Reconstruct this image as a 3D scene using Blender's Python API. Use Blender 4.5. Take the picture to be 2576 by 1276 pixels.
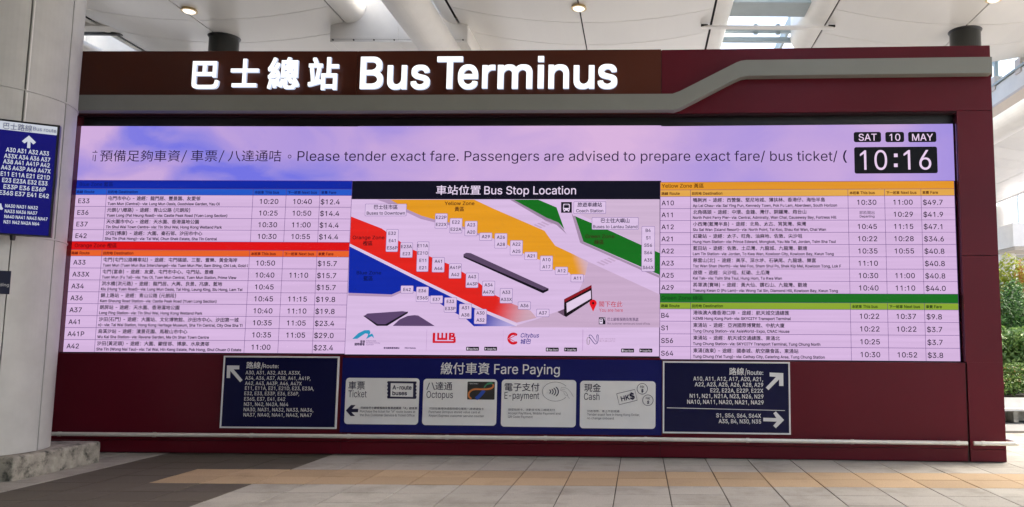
import bpy, math, random, os
from mathutils import Vector, Matrix
random.seed(7)
SC = bpy.context.scene
COL = SC.collection
for o in list(bpy.data.objects): bpy.data.objects.remove(o)

# ------------------------------------------------------------------ camera, world, sun, exposure
PW, PH = 2576.0, 1276.0
FPX, PX0, PY0, PITCH, ROLL, CAMH = 1931.54, 1612.1, 662.68, 0.1009, 0.0060, 1.6624
_c, _s, _cr, _sr = math.cos(PITCH), math.sin(PITCH), math.cos(ROLL), math.sin(ROLL)
_R0, _U0, FWD = Vector((1, 0, 0)), Vector((0, -_s, _c)), Vector((0, _c, _s))
RGT = _R0 * _cr + _U0 * _sr
UPV = _U0 * _cr - _R0 * _sr
CAMP = Vector((0, 0, CAMH))
cd = bpy.data.cameras.new('camera'); cam = bpy.data.objects.new('camera', cd); COL.objects.link(cam)
cam.matrix_world = Matrix(((RGT.x, UPV.x, -FWD.x, CAMP.x), (RGT.y, UPV.y, -FWD.y, CAMP.y), (RGT.z, UPV.z, -FWD.z, CAMP.z), (0, 0, 0, 1)))
cd.sensor_width = 36; cd.sensor_fit = 'HORIZONTAL'; cd.lens = FPX / PW * 36
cd.shift_x = -(PX0 - PW / 2) / PW; cd.shift_y = (PY0 - PH / 2) / PW
cd.clip_start = 0.05; cd.clip_end = 3000
SC.camera = cam

EXPOSURE = 2.03
w = bpy.data.worlds.new('World'); SC.world = w; w.use_nodes = True
nt = w.node_tree; bg = nt.nodes['Background']
sky = nt.nodes.new('ShaderNodeTexSky'); sky.sky_type = 'NISHITA'; sky.sun_disc = False
SUN_EL, SUN_AZ = math.radians(50), math.radians(70)
sky.sun_elevation = SUN_EL; sky.sun_rotation = SUN_AZ; sky.air_density = 1.0; sky.dust_density = 6.0; sky.ozone_density = 0.8
nt.links.new(sky.outputs[0], bg.inputs[0]); bg.inputs[1].default_value = 0.15
sl = bpy.data.lights.new('sun', 'SUN'); sl.energy = 0.9; sl.angle = math.radians(28); sl.color = (1, 0.965, 0.92)
so = bpy.data.objects.new('sun', sl); COL.objects.link(so)
sd = Vector((math.sin(SUN_AZ) * math.cos(SUN_EL), math.cos(SUN_AZ) * math.cos(SUN_EL), math.sin(SUN_EL)))
so.rotation_euler = sd.to_track_quat('Z', 'Y').to_euler()
SC.view_settings.view_transform = 'Standard'; SC.view_settings.look = 'None'
SC.view_settings.exposure = EXPOSURE; SC.view_settings.gamma = 1.0; SC.view_settings.use_curve_mapping = False
SC.cycles.max_bounces = 10; SC.cycles.diffuse_bounces = 7; SC.cycles.glossy_bounces = 4
SC.cycles.transparent_max_bounces = 12; SC.cycles.sample_clamp_indirect = 6; SC.cycles.use_denoising = True

# ------------------------------------------------------------------ photograph measurements to points of the place
def ray(px, py):
    x, y = (px - PX0) / FPX, (PY0 - py) / FPX
    return FWD + RGT * x + UPV * y
def on_z(px, py, z):
    d = ray(px, py); return CAMP + d * ((z - CAMH) / d.z)
def on_y(px, py, y):
    d = ray(px, py); return CAMP + d * (y / d.y)

class Frame:
    """a vertical plane: u along it, z up, off towards the viewer"""
    def __init__(s, p, q):
        s.p = Vector((p[0], p[1], 0)); s.e = (Vector((q[0], q[1], 0)) - s.p).normalized()
        s.n = Vector((s.e.y, -s.e.x, 0)); s.L = (Vector((q[0], q[1], 0)) - s.p).length
    a0 = a1 = 0.0   # half angle of the fold at either end
    def lo(s, off): return off * math.tan(s.a0)
    def hi(s, off): return s.L - off * math.tan(s.a1)
    def pt(s, u, z, off=0.0):
        v = s.p + s.e * u + s.n * off; v.z = z; return v
    def uv(s, px, py, off=0.0):
        d = ray(px, py); o = s.p + s.n * off
        t = (o - CAMP).dot(s.n) / d.dot(s.n); q = CAMP + d * t
        return ((q - o).dot(s.e), q.z)

# ------------------------------------------------------------------ materials
def lin(h):
    h = h.lstrip('#'); r = []
    for i in (0, 2, 4):
        v = int(h[i:i + 2], 16) / 255; r.append(v / 12.92 if v <= .04045 else ((v + .055) / 1.055) ** 2.4)
    return r
def nn(nt, t, **k):
    n = nt.nodes.new(t)
    for a, b in k.items(): setattr(n, a, b)
    return n
_mats = {}
def mat(name, col, rough=.5, metal=0, spec=.5, var=0, vscale=3, bump=0, bscale=40, coat=0, objvar=0, rvar=0, dirt=None, det=8):
    if name in _mats: return _mats[name]
    m = bpy.data.materials.new(name); m.use_nodes = True; nt = m.node_tree; b = nt.nodes['Principled BSDF']
    b.inputs['Roughness'].default_value = rough; b.inputs['Metallic'].default_value = metal
    b.inputs['Specular IOR Level'].default_value = spec; b.inputs['Coat Weight'].default_value = coat
    b.inputs['Base Color'].default_value = (*col, 1)
    tc = nn(nt, 'ShaderNodeNewGeometry')
    cur = None
    if var or objvar:
        n = nn(nt, 'ShaderNodeTexNoise'); n.inputs['Scale'].default_value = vscale; n.inputs['Detail'].default_value = det; n.inputs['Roughness'].default_value = .6
        nt.links.new(tc.outputs['Position'], n.inputs['Vector'])
        mr = nn(nt, 'ShaderNodeMapRange'); mr.inputs[1].default_value = .3; mr.inputs[2].default_value = .7
        mr.inputs[3].default_value = 1 - var; mr.inputs[4].default_value = 1 + var
        nt.links.new(n.outputs['Fac'], mr.inputs[0]); fac = mr.outputs[0]
        if objvar:
            oi = nn(nt, 'ShaderNodeObjectInfo'); m2 = nn(nt, 'ShaderNodeMapRange'); m2.inputs[3].default_value = 1 - objvar; m2.inputs[4].default_value = 1 + objvar
            nt.links.new(oi.outputs['Random'], m2.inputs[0]); mu = nn(nt, 'ShaderNodeMath', operation='MULTIPLY')
            nt.links.new(fac, mu.inputs[0]); nt.links.new(m2.outputs[0], mu.inputs[1]); fac = mu.outputs[0]
        vm = nn(nt, 'ShaderNodeVectorMath', operation='SCALE'); vm.inputs[0].default_value = col
        nt.links.new(fac, vm.inputs['Scale']); cur = vm.outputs[0]
    if dirt:
        dc, ds, lo, hi = dirt
        n = nn(nt, 'ShaderNodeTexNoise'); n.inputs['Scale'].default_value = ds; n.inputs['Detail'].default_value = 10; n.inputs['Roughness'].default_value = .7
        nt.links.new(tc.outputs['Position'], n.inputs['Vector'])
        mr = nn(nt, 'ShaderNodeMapRange'); mr.inputs[1].default_value = lo; mr.inputs[2].default_value = hi
        nt.links.new(n.outputs['Fac'], mr.inputs[0])
        mx = nn(nt, 'ShaderNodeMix', data_type='RGBA'); nt.links.new(mr.outputs[0], mx.inputs[0])
        if cur: nt.links.new(cur, mx.inputs[6])
        else: mx.inputs[6].default_value = (*col, 1)
        mx.inputs[7].default_value = (*dc, 1); cur = mx.outputs[2]
    if cur: nt.links.new(cur, b.inputs['Base Color'])
    if rvar:
        n = nn(nt, 'ShaderNodeTexNoise'); n.inputs['Scale'].default_value = 1.3; n.inputs['Detail'].default_value = 2
        nt.links.new(tc.outputs['Position'], n.inputs['Vector'])
        mr = nn(nt, 'ShaderNodeMapRange'); mr.inputs[1].default_value = .3; mr.inputs[2].default_value = .7
        mr.inputs[3].default_value = max(.02, rough - rvar); mr.inputs[4].default_value = rough + rvar
        nt.links.new(n.outputs['Fac'], mr.inputs[0]); nt.links.new(mr.outputs[0], b.inputs['Roughness'])
    if bump:
        n = nn(nt, 'ShaderNodeTexNoise'); n.inputs['Scale'].default_value = bscale; n.inputs['Detail'].default_value = min(det, 6)
        nt.links.new(tc.outputs['Position'], n.inputs['Vector'])
        bp = nn(nt, 'ShaderNodeBump'); bp.inputs['Strength'].default_value = bump; bp.inputs['Distance'].default_value = .01
        nt.links.new(n.outputs['Fac'], bp.inputs['Height']); nt.links.new(bp.outputs[0], b.inputs['Normal'])
    _mats[name] = m; return m
def glow(hexcol, gain=1.0, name=None, grad=None, ends=None):
    """what a lit screen gives off; grad = second colour reached along the line between the two end points"""
    key = name or 'led_%s_%s' % (hexcol.strip('#'), gain)
    if key in _mats: return _mats[key]
    m = bpy.data.materials.new(key); m.use_nodes = True; nt = m.node_tree; b = nt.nodes['Principled BSDF']
    b.inputs['Base Color'].default_value = (.004, .004, .005, 1); b.inputs['Roughness'].default_value = .7; b.inputs['Specular IOR Level'].default_value = .08
    b.inputs['Emission Color'].default_value = (*lin(hexcol), 1); b.inputs['Emission Strength'].default_value = gain / 2 ** EXPOSURE
    g = nn(nt, 'ShaderNodeNewGeometry')
    col = None
    if grad:
        A, B = ends; d = B - A
        sb = nn(nt, 'ShaderNodeVectorMath', operation='SUBTRACT'); sb.inputs[1].default_value = A; nt.links.new(g.outputs['Position'], sb.inputs[0])
        dt = nn(nt, 'ShaderNodeVectorMath', operation='DOT_PRODUCT'); dt.inputs[1].default_value = d / d.length_squared; nt.links.new(sb.outputs[0], dt.inputs[0])
        mr = nn(nt, 'ShaderNodeMapRange', interpolation_type='SMOOTHSTEP'); nt.links.new(dt.outputs['Value'], mr.inputs[0])
        mx = nn(nt, 'ShaderNodeMix', data_type='RGBA'); nt.links.new(mr.outputs[0], mx.inputs[0]); mx.inputs[6].default_value = (*lin(hexcol), 1); mx.inputs[7].default_value = (*lin(grad), 1)
        col = mx.outputs[2]
    # faint module-to-module unevenness of the display
    ns = nn(nt, 'ShaderNodeTexNoise'); ns.inputs['Scale'].default_value = 1.3; ns.inputs['Detail'].default_value = 4
    mp = nn(nt, 'ShaderNodeMapping'); mp.inputs['Scale'].default_value = (.5, .5, 14); nt.links.new(g.outputs['Position'], mp.inputs[0]); nt.links.new(mp.outputs[0], ns.inputs['Vector'])
    mr2 = nn(nt, 'ShaderNodeMapRange'); mr2.inputs[1].default_value = .25; mr2.inputs[2].default_value = .75; mr2.inputs[3].default_value = .93 * gain / 2 ** EXPOSURE; mr2.inputs[4].default_value = 1.06 * gain / 2 ** EXPOSURE
    nt.links.new(ns.outputs['Fac'], mr2.inputs[0]); nt.links.new(mr2.outputs[0], b.inputs['Emission Strength'])
    if col: nt.links.new(col, b.inputs['Emission Color'])
    _mats[key] = m; return m

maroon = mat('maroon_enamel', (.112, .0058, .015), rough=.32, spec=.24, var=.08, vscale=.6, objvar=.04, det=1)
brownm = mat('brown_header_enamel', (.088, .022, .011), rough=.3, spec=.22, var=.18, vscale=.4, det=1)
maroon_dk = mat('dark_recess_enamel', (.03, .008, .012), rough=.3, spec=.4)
olive = mat('olive_grey_metal', (.25, .257, .228), rough=.4, var=.04, vscale=2, det=3, spec=.4)
blackm = mat('black_metal', (.012, .012, .013), rough=.35)
cream = mat('cream_ceiling_panel', (.81, .785, .75), rough=.24, spec=.5, var=.02, vscale=.5, objvar=.03, det=1)
cream_m = mat('cream_tube', (.80, .775, .735), rough=.38, var=.05, vscale=1.5, det=3)
seamdark = mat('dark_joint', (.02, .018, .015), rough=.8)
colclad = mat('column_cladding', (.52, .525, .505), rough=.36, var=.07, vscale=3, rvar=.07, objvar=.03, det=3)
oliveol = mat('olive_dark_column', (.022, .023, .019), rough=.3, var=.1)
concrete = mat('rough_concrete', (.34, .32, .27), rough=.9, var=.35, vscale=7, bump=1.0, bscale=28, dirt=((.035, .04, .03), 5.5, .5, .66))
steel = mat('brushed_steel', (.80, .78, .70), rough=.32, metal=.35, var=.08, vscale=9)
navy = mat('navy_sign_enamel', (.007, .008, .05), rough=.25, spec=.25, var=.05)
white_p = mat('white_sign_paint', (.78, .79, .79), rough=.4, var=.03)
card_p = mat('pale_grey_card', (.84, .85, .84), rough=.4, var=.03)
ink = mat('navy_print', (.012, .012, .05), rough=.5)
t_light = mat('light_granite', (.40, .382, .335), rough=.72, spec=.3, var=.16, vscale=70, objvar=.06, bump=.1, bscale=120, rvar=.1, dirt=((.20, .185, .15), 1.4, .47, .8))
t_dark = mat('dark_granite', (.10, .088, .066), rough=.7, spec=.3, var=.2, vscale=70, objvar=.07, bump=.1, bscale=120, dirt=((.15, .13, .12), 1.8, .55, .8))
t_tan = mat('tan_granite', (.43, .315, .19), rough=.72, spec=.3, var=.16, vscale=60, objvar=.10, bump=.1, bscale=120, dirt=((.30, .22, .13), 1.8, .55, .8))
grout = mat('dark_grout', (.04, .032, .022), rough=.95, var=.3, vscale=8)
plaza = mat('plaza_stone', (.27, .27, .265), rough=.6, var=.08, vscale=20)
led_white = glow('#FBFEFF', 1.35, 'letter_white')

# ------------------------------------------------------------------ object helpers
def tag(o, label=None, cat=None, group=None, kind=None):
    if label: o['label'] = label
    if cat: o['category'] = cat
    if group: o['group'] = group
    if kind: o['kind'] = kind
    return o
def wloc(o):
    v = Vector((0, 0, 0))
    while o is not None: v += o.location; o = o.parent
    return v
def thing(name, loc, label, cat, group=None):
    o = bpy.data.objects.new(name, None); o.empty_display_size = .1; o.location = loc; COL.objects.link(o)
    return tag(o, label, cat, group)
def mk(name, V, F, m, parent=None, fm=None, smooth=False, origin=None):
    """world-space vertices to one mesh object under its thing"""
    base = wloc(parent) if parent else Vector((0, 0, 0))
    org = Vector(origin) if origin is not None else base
    me = bpy.data.meshes.new(name)
    me.from_pydata([tuple(Vector(v) - org) for v in V], [], F); me.update()
    ms = m if isinstance(m, (list, tuple)) else [m]
    for x in ms: me.materials.append(x)
    if fm: me.polygons.foreach_set('material_index', fm)
    if smooth: me.polygons.foreach_set('use_smooth', [True] * len(me.polygons))
    o = bpy.data.objects.new(name, me); COL.objects.link(o)
    if parent: o.parent = parent
    o.location = org - base
    return o
class MB:
    def __init__(s): s.V = []; s.F = []
    def add(s, V, F):
        n = len(s.V); s.V += [Vector(v) for v in V]; s.F += [tuple(i + n for i in f) for f in F]; return s
    def hexa(s, a, b):  # a, b: two matching loops
        n = len(a); V = list(a) + list(b)
        F = [tuple(range(n))[::-1], tuple(range(n, 2 * n))] + [(i, (i + 1) % n, n + (i + 1) % n, n + i) for i in range(n)]
        return s.add(V, F)
    def box(s, x0, x1, y0, y1, z0, z1):
        return s.hexa([(x0, y0, z0), (x1, y0, z0), (x1, y1, z0), (x0, y1, z0)], [(x0, y0, z1), (x1, y0, z1), (x1, y1, z1), (x0, y1, z1)])
    def slab(s, fr, pts, o0, o1):  # polygon in (u,z) between offsets
        return s.hexa([fr.pt(u, z, o0) for u, z in pts], [fr.pt(u, z, o1) for u, z in pts])
    def flat(s, fr, pts, off):
        return s.add([fr.pt(u, z, off) for u, z in pts], [tuple(range(len(pts)))])
    def tube(s, pts, r, n=16, caps=True):
        pts = [Vector(p) for p in pts]; rings = []
        for i, p in enumerate(pts):
            d = (pts[min(i + 1, len(pts) - 1)] - pts[max(i - 1, 0)]).normalized()
            a = d.cross(Vector((0, 0, 1)));
            if a.length < 1e-3: a = d.cross(Vector((1, 0, 0)))
            a.normalize(); b = a.cross(d)
            rr = r[i] if isinstance(r, (list, tuple)) else r
            rings.append([p + a * (rr * math.cos(2 * math.pi * k / n)) + b * (rr * math.sin(2 * math.pi * k / n)) for k in range(n)])
        V = [v for R in rings for v in R]; F = []
        for i in range(len(pts) - 1):
            for k in range(n):
                F.append((i * n + k, i * n + (k + 1) % n, (i + 1) * n + (k + 1) % n, (i + 1) * n + k))
        if caps: F.append(tuple(range(n))[::-1]); F.append(tuple((len(pts) - 1) * n + k for k in range(n)))
        return s.add(V, F)
    def mk(s, name, m, parent=None, **k): return mk(name, s.V, s.F, m, parent, **k)
def rect(u0, z0, u1, z1): return [(u0, z0), (u1, z0), (u1, z1), (u0, z1)]
def rrect(u0, z0, u1, z1, r, n=5):
    P = []
    for cx, cz, a in ((u1 - r, z0 + r, -90), (u1 - r, z1 - r, 0), (u0 + r, z1 - r, 90), (u0 + r, z0 + r, 180)):
        for k in range(n + 1):
            t = math.radians(a + 90 * k / n); P.append((cx + r * math.cos(t), cz + r * math.sin(t)))
    return P
def dup(o, loc, name=None):
    c = o.copy(); COL.objects.link(c); c.location = loc; return c

# ------------------------------------------------------------------ lettering (glyph outlines as meshes)
try: LATIN = bpy.data.fonts.load(os.path.join(bpy.utils.system_resource('DATAFILES'), 'fonts', 'Inter.woff2'))
except Exception: LATIN = None
_gl = {}
from mathutils.geometry import delaunay_2d_cdt
def raw(s, latin, res):
    """outline loops of the writing, filled where the winding number is not zero"""
    c = bpy.data.curves.new('t', 'FONT'); c.body = s; c.size = 10; c.resolution_u = res; c.fill_mode = 'NONE'
    if latin and LATIN: c.font = LATIN
    o = bpy.data.objects.new('t', c); COL.objects.link(o)
    me = bpy.data.meshes.new_from_object(o)
    P = [Vector((v.co.x / 10, v.co.y / 10)) for v in me.vertices]; E = [tuple(e.vertices) for e in me.edges]
    bpy.data.objects.remove(o); bpy.data.meshes.remove(me); bpy.data.curves.remove(c)
    if not P: return [], []
    nb = {}
    for a, b in E: nb.setdefault(a, []).append(b); nb.setdefault(b, []).append(a)
    seen = set(); loops = []
    for a in range(len(P)):
        if a in seen or a not in nb: continue
        L = [a]; seen.add(a); cur = a + 1 if (a + 1) in nb[a] else nb[a][0]
        while cur not in seen:
            L.append(cur); seen.add(cur); nx = [q for q in nb[cur] if q not in seen]
            if not nx: break
            cur = nx[0]
        if len(L) > 2: loops.append(L)
    segs = [(P[L[k]], P[L[(k + 1) % len(L)]]) for L in loops for k in range(len(L))]
    edges = [(L[k], L[(k + 1) % len(L)]) for L in loops for k in range(len(L))]
    V, _, F, *_r = delaunay_2d_cdt(P, edges, [], 0, 1e-6)
    keep = []
    for f in F:
        cx = sum(V[i].x for i in f) / len(f); cy = sum(V[i].y for i in f) / len(f); wn = 0
        for p, q in segs:
            if (p.y <= cy) != (q.y <= cy):
                xi = p.x + (cy - p.y) / (q.y - p.y) * (q.x - p.x)
                if xi > cx: wn += 1 if q.y > p.y else -1
        if wn: keep.append(tuple(f))
    return [(v.x, v.y) for v in V], keep
mx_ = lambda V: max(v[0] for v in V)
_H = raw('H', True, 1)[0]; HW = mx_(_H); HH = max(v[1] for v in _H); HADV = mx_(raw('HH', True, 1)[0]) - HW
LS = .735 / HH
def glyph(ch, res=2):
    k = (ch, res)
    if k in _gl: return _gl[k]
    if ch == '1':
        V = [(.33, 0), (.425, 0), (.425, .735), (.35, .735), (.33, .62), (.33, .615), (.15, .585), (.15, .50)]
        _gl[k] = ([(.30, 0), (.392, 0), (.392, .735), (.325, .735), (.30, .61), (.135, .595), (.135, .512)], [(0, 1, 2, 3), (0, 3, 4), (3, 5, 6), (3, 6, 4)], glyph('2', res)[2])
        return _gl[k]
    if ord(ch) < 0x2E80:
        adv = (mx_(raw('H' + ch + 'H', True, 1)[0]) - HW - HADV) * LS
        V, F = raw(ch, True, res) if ch != ' ' else ([], [])
        V = [(x * LS, y * LS) for x, y in V]
    else:
        V, F = raw(ch, False, 1 if res < 3 else res); adv = 1.0
    _gl[k] = (V, F, adv); return _gl[k]
def layout(s, res=2, track=0.0, cjk=1.0):
    """cap height .735; Chinese characters about .92 high"""
    V, F, x = [], [], 0.0
    for ch in s:
        gv, gf, adv = glyph(ch, res); n = len(V)
        k = cjk if ord(ch) >= 0x2E80 else 1.0
        V += [(x + a * k, b * k) for a, b in gv]; F += [tuple(i + n for i in f) for f in gf]; x += adv * k + track
    return V, F, x
def stamp(V, F, r, n=4):
    """heavier strokes: the outline laid down several times, a little shifted"""
    if r <= 0: return V, F
    V2, F2 = [], []
    S = [(1, 1), (1, -1), (-1, 1), (-1, -1)] + ([(1, 0), (-1, 0), (0, 1), (0, -1)] if n > 4 else [])
    for dx, dy in S:
        m_ = len(V2); V2 += [(x + dx * r, y + dy * r) for x, y in V]; F2 += [tuple(i + m_ for i in f) for f in F]
    return V2, F2
class Text:
    """collects lines of writing on one frame into one mesh"""
    def __init__(s, fr, off): s.fr, s.off, s.V, s.F = fr, off, [], []
    def line(s, txt, u, z, cap, width=None, wscale=1.0, align='l', bold=0, res=2, track=0, cjk=1.0, slant=0, rot=0, clip=None, squash=1.0):
        V, F, adv = layout(txt, res, track, cjk)
        if not V: return
        n1 = len(V); V, F = stamp(V, F, bold * .8)
        xs = [v[0] for v in V]; x0, x1 = min(xs), max(xs); k = cap / .735
        kx = (width / (x1 - x0)) if width else k * wscale
        W = (x1 - x0) * kx; sh = {'l': 0, 'c': -W / 2, 'r': -W}[align]
        cr_, sr_ = math.cos(rot), math.sin(rot); n = len(s.V)
        P = []
        for x, y in V:
            a, b = (x - x0) * kx + sh, y * k * squash; a += slant * b
            P.append((u + a * cr_ - b * sr_, z + a * sr_ + b * cr_))
        if clip:
            keep = [f for f in F if all(clip[0] <= P[i][0] <= clip[1] for i in f)]
        else: keep = F
        s.V += [s.fr.pt(a, b, s.off + .0003 * (i // n1)) for i, (a, b) in enumerate(P)]; s.F += [tuple(i + n for i in f) for f in keep]
        return W
    def px(s, txt, x0, y, cap, x1=None, **k):
        """anchor measured on the photograph: left x, baseline y, cap height; width to x1 if given"""
        u, z = s.fr.uv(x0, y, s.off); uc, zc = s.fr.uv(x0, y - cap, s.off)
        wd = None
        if x1 is not None:
            u1, _ = s.fr.uv(x1, y, s.off); wd = abs(u1 - u)
        return s.line(txt, u, z, zc - z, width=wd, **k)
    def mk(s, name, m, parent):
        return tag(mk(name, s.V, s.F, m, parent), kind='stuff')
def pxpoly(fr, pts, off): return [fr.uv(x, y, off) for x, y in pts]

# ================================================================== GROUND
gz = 0.0
ground = mk('ground', [(-400, -400, -.03), (400, -400, -.03), (400, 900, -.03), (-400, 900, -.03)], [(0, 1, 2, 3)], plaza)
tag(ground, kind='structure')
TX0, TP = -.2626, .6
Yt, Yb = on_z(1600, 1186, 0).y, on_z(1600, 1222.5, 0).y
RP = (Yt - Yb) / 2
pav = mk('pavement', [(-14, -3, -.012), (13, -3, -.012), (13, 15, -.012), (-14, 15, -.012)], [(0, 1, 2, 3)], grout); tag(pav, kind='structure')
def tile_mesh(w_, d_):
    b = MB(); e = .003; h = .012
    lo = [(0, 0, -h), (w_, 0, -h), (w_, d_, -h), (0, d_, -h)]; mi = [(0, 0, -.003), (w_, 0, -.003), (w_, d_, -.003), (0, d_, -.003)]
    tp = [(e, e, 0), (w_ - e, e, 0), (w_ - e, d_ - e, 0), (e, d_ - e, 0)]
    V = lo + mi + tp; F = [(8, 9, 10, 11)]
    for a in (0, 4):
        for i in range(4): F.append((a + i, a + (i + 1) % 4, a + 4 + (i + 1) % 4, a + 4 + i))
    return V, F
TV, TF = tile_mesh(TP - .011, RP - .009)
meshes = {}
for nm, m_ in (('l', t_light), ('d', t_dark), ('t', t_tan)):
    me = bpy.data.meshes.new('paving_tile'); me.from_pydata(TV, [], TF); me.materials.append(m_); meshes[nm] = me
rest = {'l': MB(), 'd': MB(), 't': MB()}
rr = random.Random(3); ntile = 0
for k in range(-23, 22):
    for j in range(-26, 11):
        x = TX0 + TP * k; y = Yb + RP * j
        kind = 'l'
        if -11 <= k < -7: kind = 'd'
        if j in (0, 1) and k >= -9: kind = 't'
        z = rr.uniform(-.002, .0015)
        far_y = 11.4
        vis = 7.3 <= y + RP and y < 11.2 and abs(x + .3 - 0) < 20
        if vis:
            # inside the photographed strip?
            d = Vector((x + TP / 2, y + RP / 2, 0)) - CAMP
            dep = d.dot(FWD); sx = PX0 + FPX * d.dot(RGT) / dep
            vis = -60 < sx < 2640
        if vis and ntile < 298:
            o = bpy.data.objects.new('paving_tile', meshes[kind]); o.parent = pav; o.location = (x, y, z); COL.objects.link(o); ntile += 1
        else:
            rest[kind].add([(a + x, b + y, c + z) for a, b, c in TV], TF)
for nm, m_ in (('l', t_light), ('d', t_dark), ('t', t_tan)):
    if rest[nm].V: tag(rest[nm].mk('paving_field', m_, pav), kind='stuff')

# ================================================================== THE INFORMATION WALL
P1, P2, P3 = (-4.3315, 11.326), (.2907, 11.1817), (5.1134, 10.9285)
P0 = (-9.6, 11.326 + (11.392 - 11.326) / (8.4757 - 4.3315) * 5.2685)
FA, FB, FC = Frame(P0, P1), Frame(P1, P2), Frame(P2, P3)
FR = [FA, FB, FC]
REC = -.12
def fold(a, b):
    return a.e.angle(b.e) / 2
FA.a1 = FB.a0 = fold(FA, FB); FB.a1 = FC.a0 = fold(FB, FC)
wall = thing('information_wall', (0, 11.3, 0), 'long maroon panelled wall carrying the lit terminus lettering and the big screen', 'wall')
ZT = FC.uv(2487, 114.6)[1]; ZO = FB.uv(1300, 287.5)[1]; ZB = FA.uv(700, 891)[1]; ZBc = FC.uv(2200, 909)[1]; ZB = (ZB + ZBc) / 2
ZT = 6.0384
ZBs = [(FA.uv(300, 889)[1] + FA.uv(860, 891.5)[1]) / 2, (FB.uv(880, 892)[1] + FB.uv(1650, 903)[1]) / 2, (FC.uv(1680, 903)[1] + FC.uv(2420, 916)[1]) / 2]
uLo = FA.uv(205, 318, REC)[0]
uR = FC.uv(2411, 420)[0]
# body behind
b = MB()
for fr in FR:
    b.slab(fr, rect(-.03, 0, fr.L + .03, ZT - .012), -.24, -.85)
for fr, ZB in zip(FR, ZBs):
    b.slab(fr, rect(-.004, ZO + .003, fr.L + .004, ZT - .012), -.034, -.239); b.slab(fr, rect(-.004, .005, fr.L + .004, ZB - .014), -.037, -.239)
b.mk('wall_core', maroon_dk, wall)
def panel(fr, u0, z0, u1, z1, o=0, t=.03, name='maroon_panel', m=maroon, g=.004):
    return MB().slab(fr, rect(u0 + g, z0 + g, u1 - g, z1 - g), o - t, o).mk(name, m, wall)
# header panels above the opening
panel(FA, 0, ZO, FA.L, ZT, name='header_panel', m=brownm); panel(FB, 0, ZO, FB.L, ZT, name='header_panel', m=brownm); panel(FC, 0, ZO, FC.L, ZT - .008, name='header_panel')
# soffit of the opening and its dark upper strip
for i, fr in enumerate(FR):
    ZB = ZBs[i]
    u0 = uLo if i == 0 else 0; u1 = uR if i == 2 else fr.L
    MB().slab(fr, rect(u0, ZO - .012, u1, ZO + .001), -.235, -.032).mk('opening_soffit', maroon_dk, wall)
    MB().slab(fr, rect(u0 - .01, ZB - .02, u1 + .01, ZO - .014), -.236, -.165).mk('recess_panel', blackm, wall)
    # lower cladding and skirting
    zs = .19
    u1l = uR - .005 if i == 2 else fr.L
    panel(fr, 0, zs, u1l, ZB, name='lower_panel'); panel(fr, 0, .012, u1l, zs, o=-.006, name='skirting_panel')
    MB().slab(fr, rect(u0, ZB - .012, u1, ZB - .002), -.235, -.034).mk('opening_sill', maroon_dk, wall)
# jambs
ZB = ZBs[0]
panel(FA, 0, ZB, uLo, ZO, name='jamb_panel')
MB().slab(FA, rect(uLo - .012, ZB, uLo, ZO), -.235, -.03).mk('reveal_panel', mat('gloss_reveal', (.07, .012, .02), rough=.12, spec=.6), wall)
ZB = ZBs[2]; ug = uR + .022; zj = FC.uv(2480, 643)[1]
panel(FC, uR, zj, FC.L, ZO, name='jamb_panel'); panel(FC, uR, ZB, FC.L, zj, name='jamb_panel')
panel(FC, ug, .19, FC.L, ZB + .004, name='jamb_panel', g=.0002); panel(FC, ug, .012, FC.L, .187, name='skirting_panel', o=-.004)
MB().slab(FC, rect(uR, ZB, uR + .012, ZO), -.235, -.03).mk('reveal_panel', mat('gloss_reveal', (.1, .02, .03), rough=.12, spec=.8), wall)
MB().slab(FC, rect(FC.L - .004, .012, FC.L + .012, ZT - .01), -.85, -.012).mk('end_panel', maroon, wall)
MB().slab(FA, rect(-.012, .012, .004, ZT - .01), -.85, -.012).mk('end_panel', maroon, wall)
# olive fascia band: flat, then stepping up on the right
FO = .16
top = [(187, 238), (1678, 238), (1692, 236), (1710, 229.5), (1852, 157.5), (1864, 153), (1878, 151), (2488, 143.5)]
bot = [(2488, 184), (1880, 190), (1866, 193), (1850, 199.5), (1712, 271), (1695, 277), (1678, 278.6), (187, 275.5)]
zt_l = (FA.uv(500, 238, FO)[1] + FB.uv(1500, 238, FO)[1]) / 2; zb_l = (FA.uv(500, 276, FO)[1] + FB.uv(1500, 279, FO)[1]) / 2
for i, fr in enumerate((FA, FB)):
    MB().slab(fr, rect(0 if i else .0, zb_l, fr.L - (.0 if i else 0), zt_l), .002, FO).mk('fascia_band', olive, wall)
tp = pxpoly(FC, top[1:], FO); bt = pxpoly(FC, bot[:-1], FO)
zr_t = (tp[-1][1] + tp[-2][1]) / 2; zr_b = (bt[0][1] + bt[1][1]) / 2
UE = FC.uv(2496, 165, FO)[0]
tp = [(0, zt_l), (tp[0][0], zt_l)] + tp[1:-2] + [(tp[-2][0], zr_t), (UE, zr_t)]
bt = [(UE, zr_b), (bt[1][0], zr_b)] + bt[2:-1] + [(bt[-1][0], zb_l), (0, zb_l)]
# triangulation-friendly: build as strips between matching top and bottom points
bo = bt[::-1]
b = MB()
for i in range(len(tp) - 1):
    b.slab(FC, [bo[i], bo[i + 1], tp[i + 1], tp[i]], .002, FO)
b.mk('fascia_band', olive, wall)
MB().slab(FC, rect(FC.L + .014, zr_b, max(UE, FC.L + .03), zr_t), -.85, .002).mk('fascia_return', olive, wall)

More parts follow.
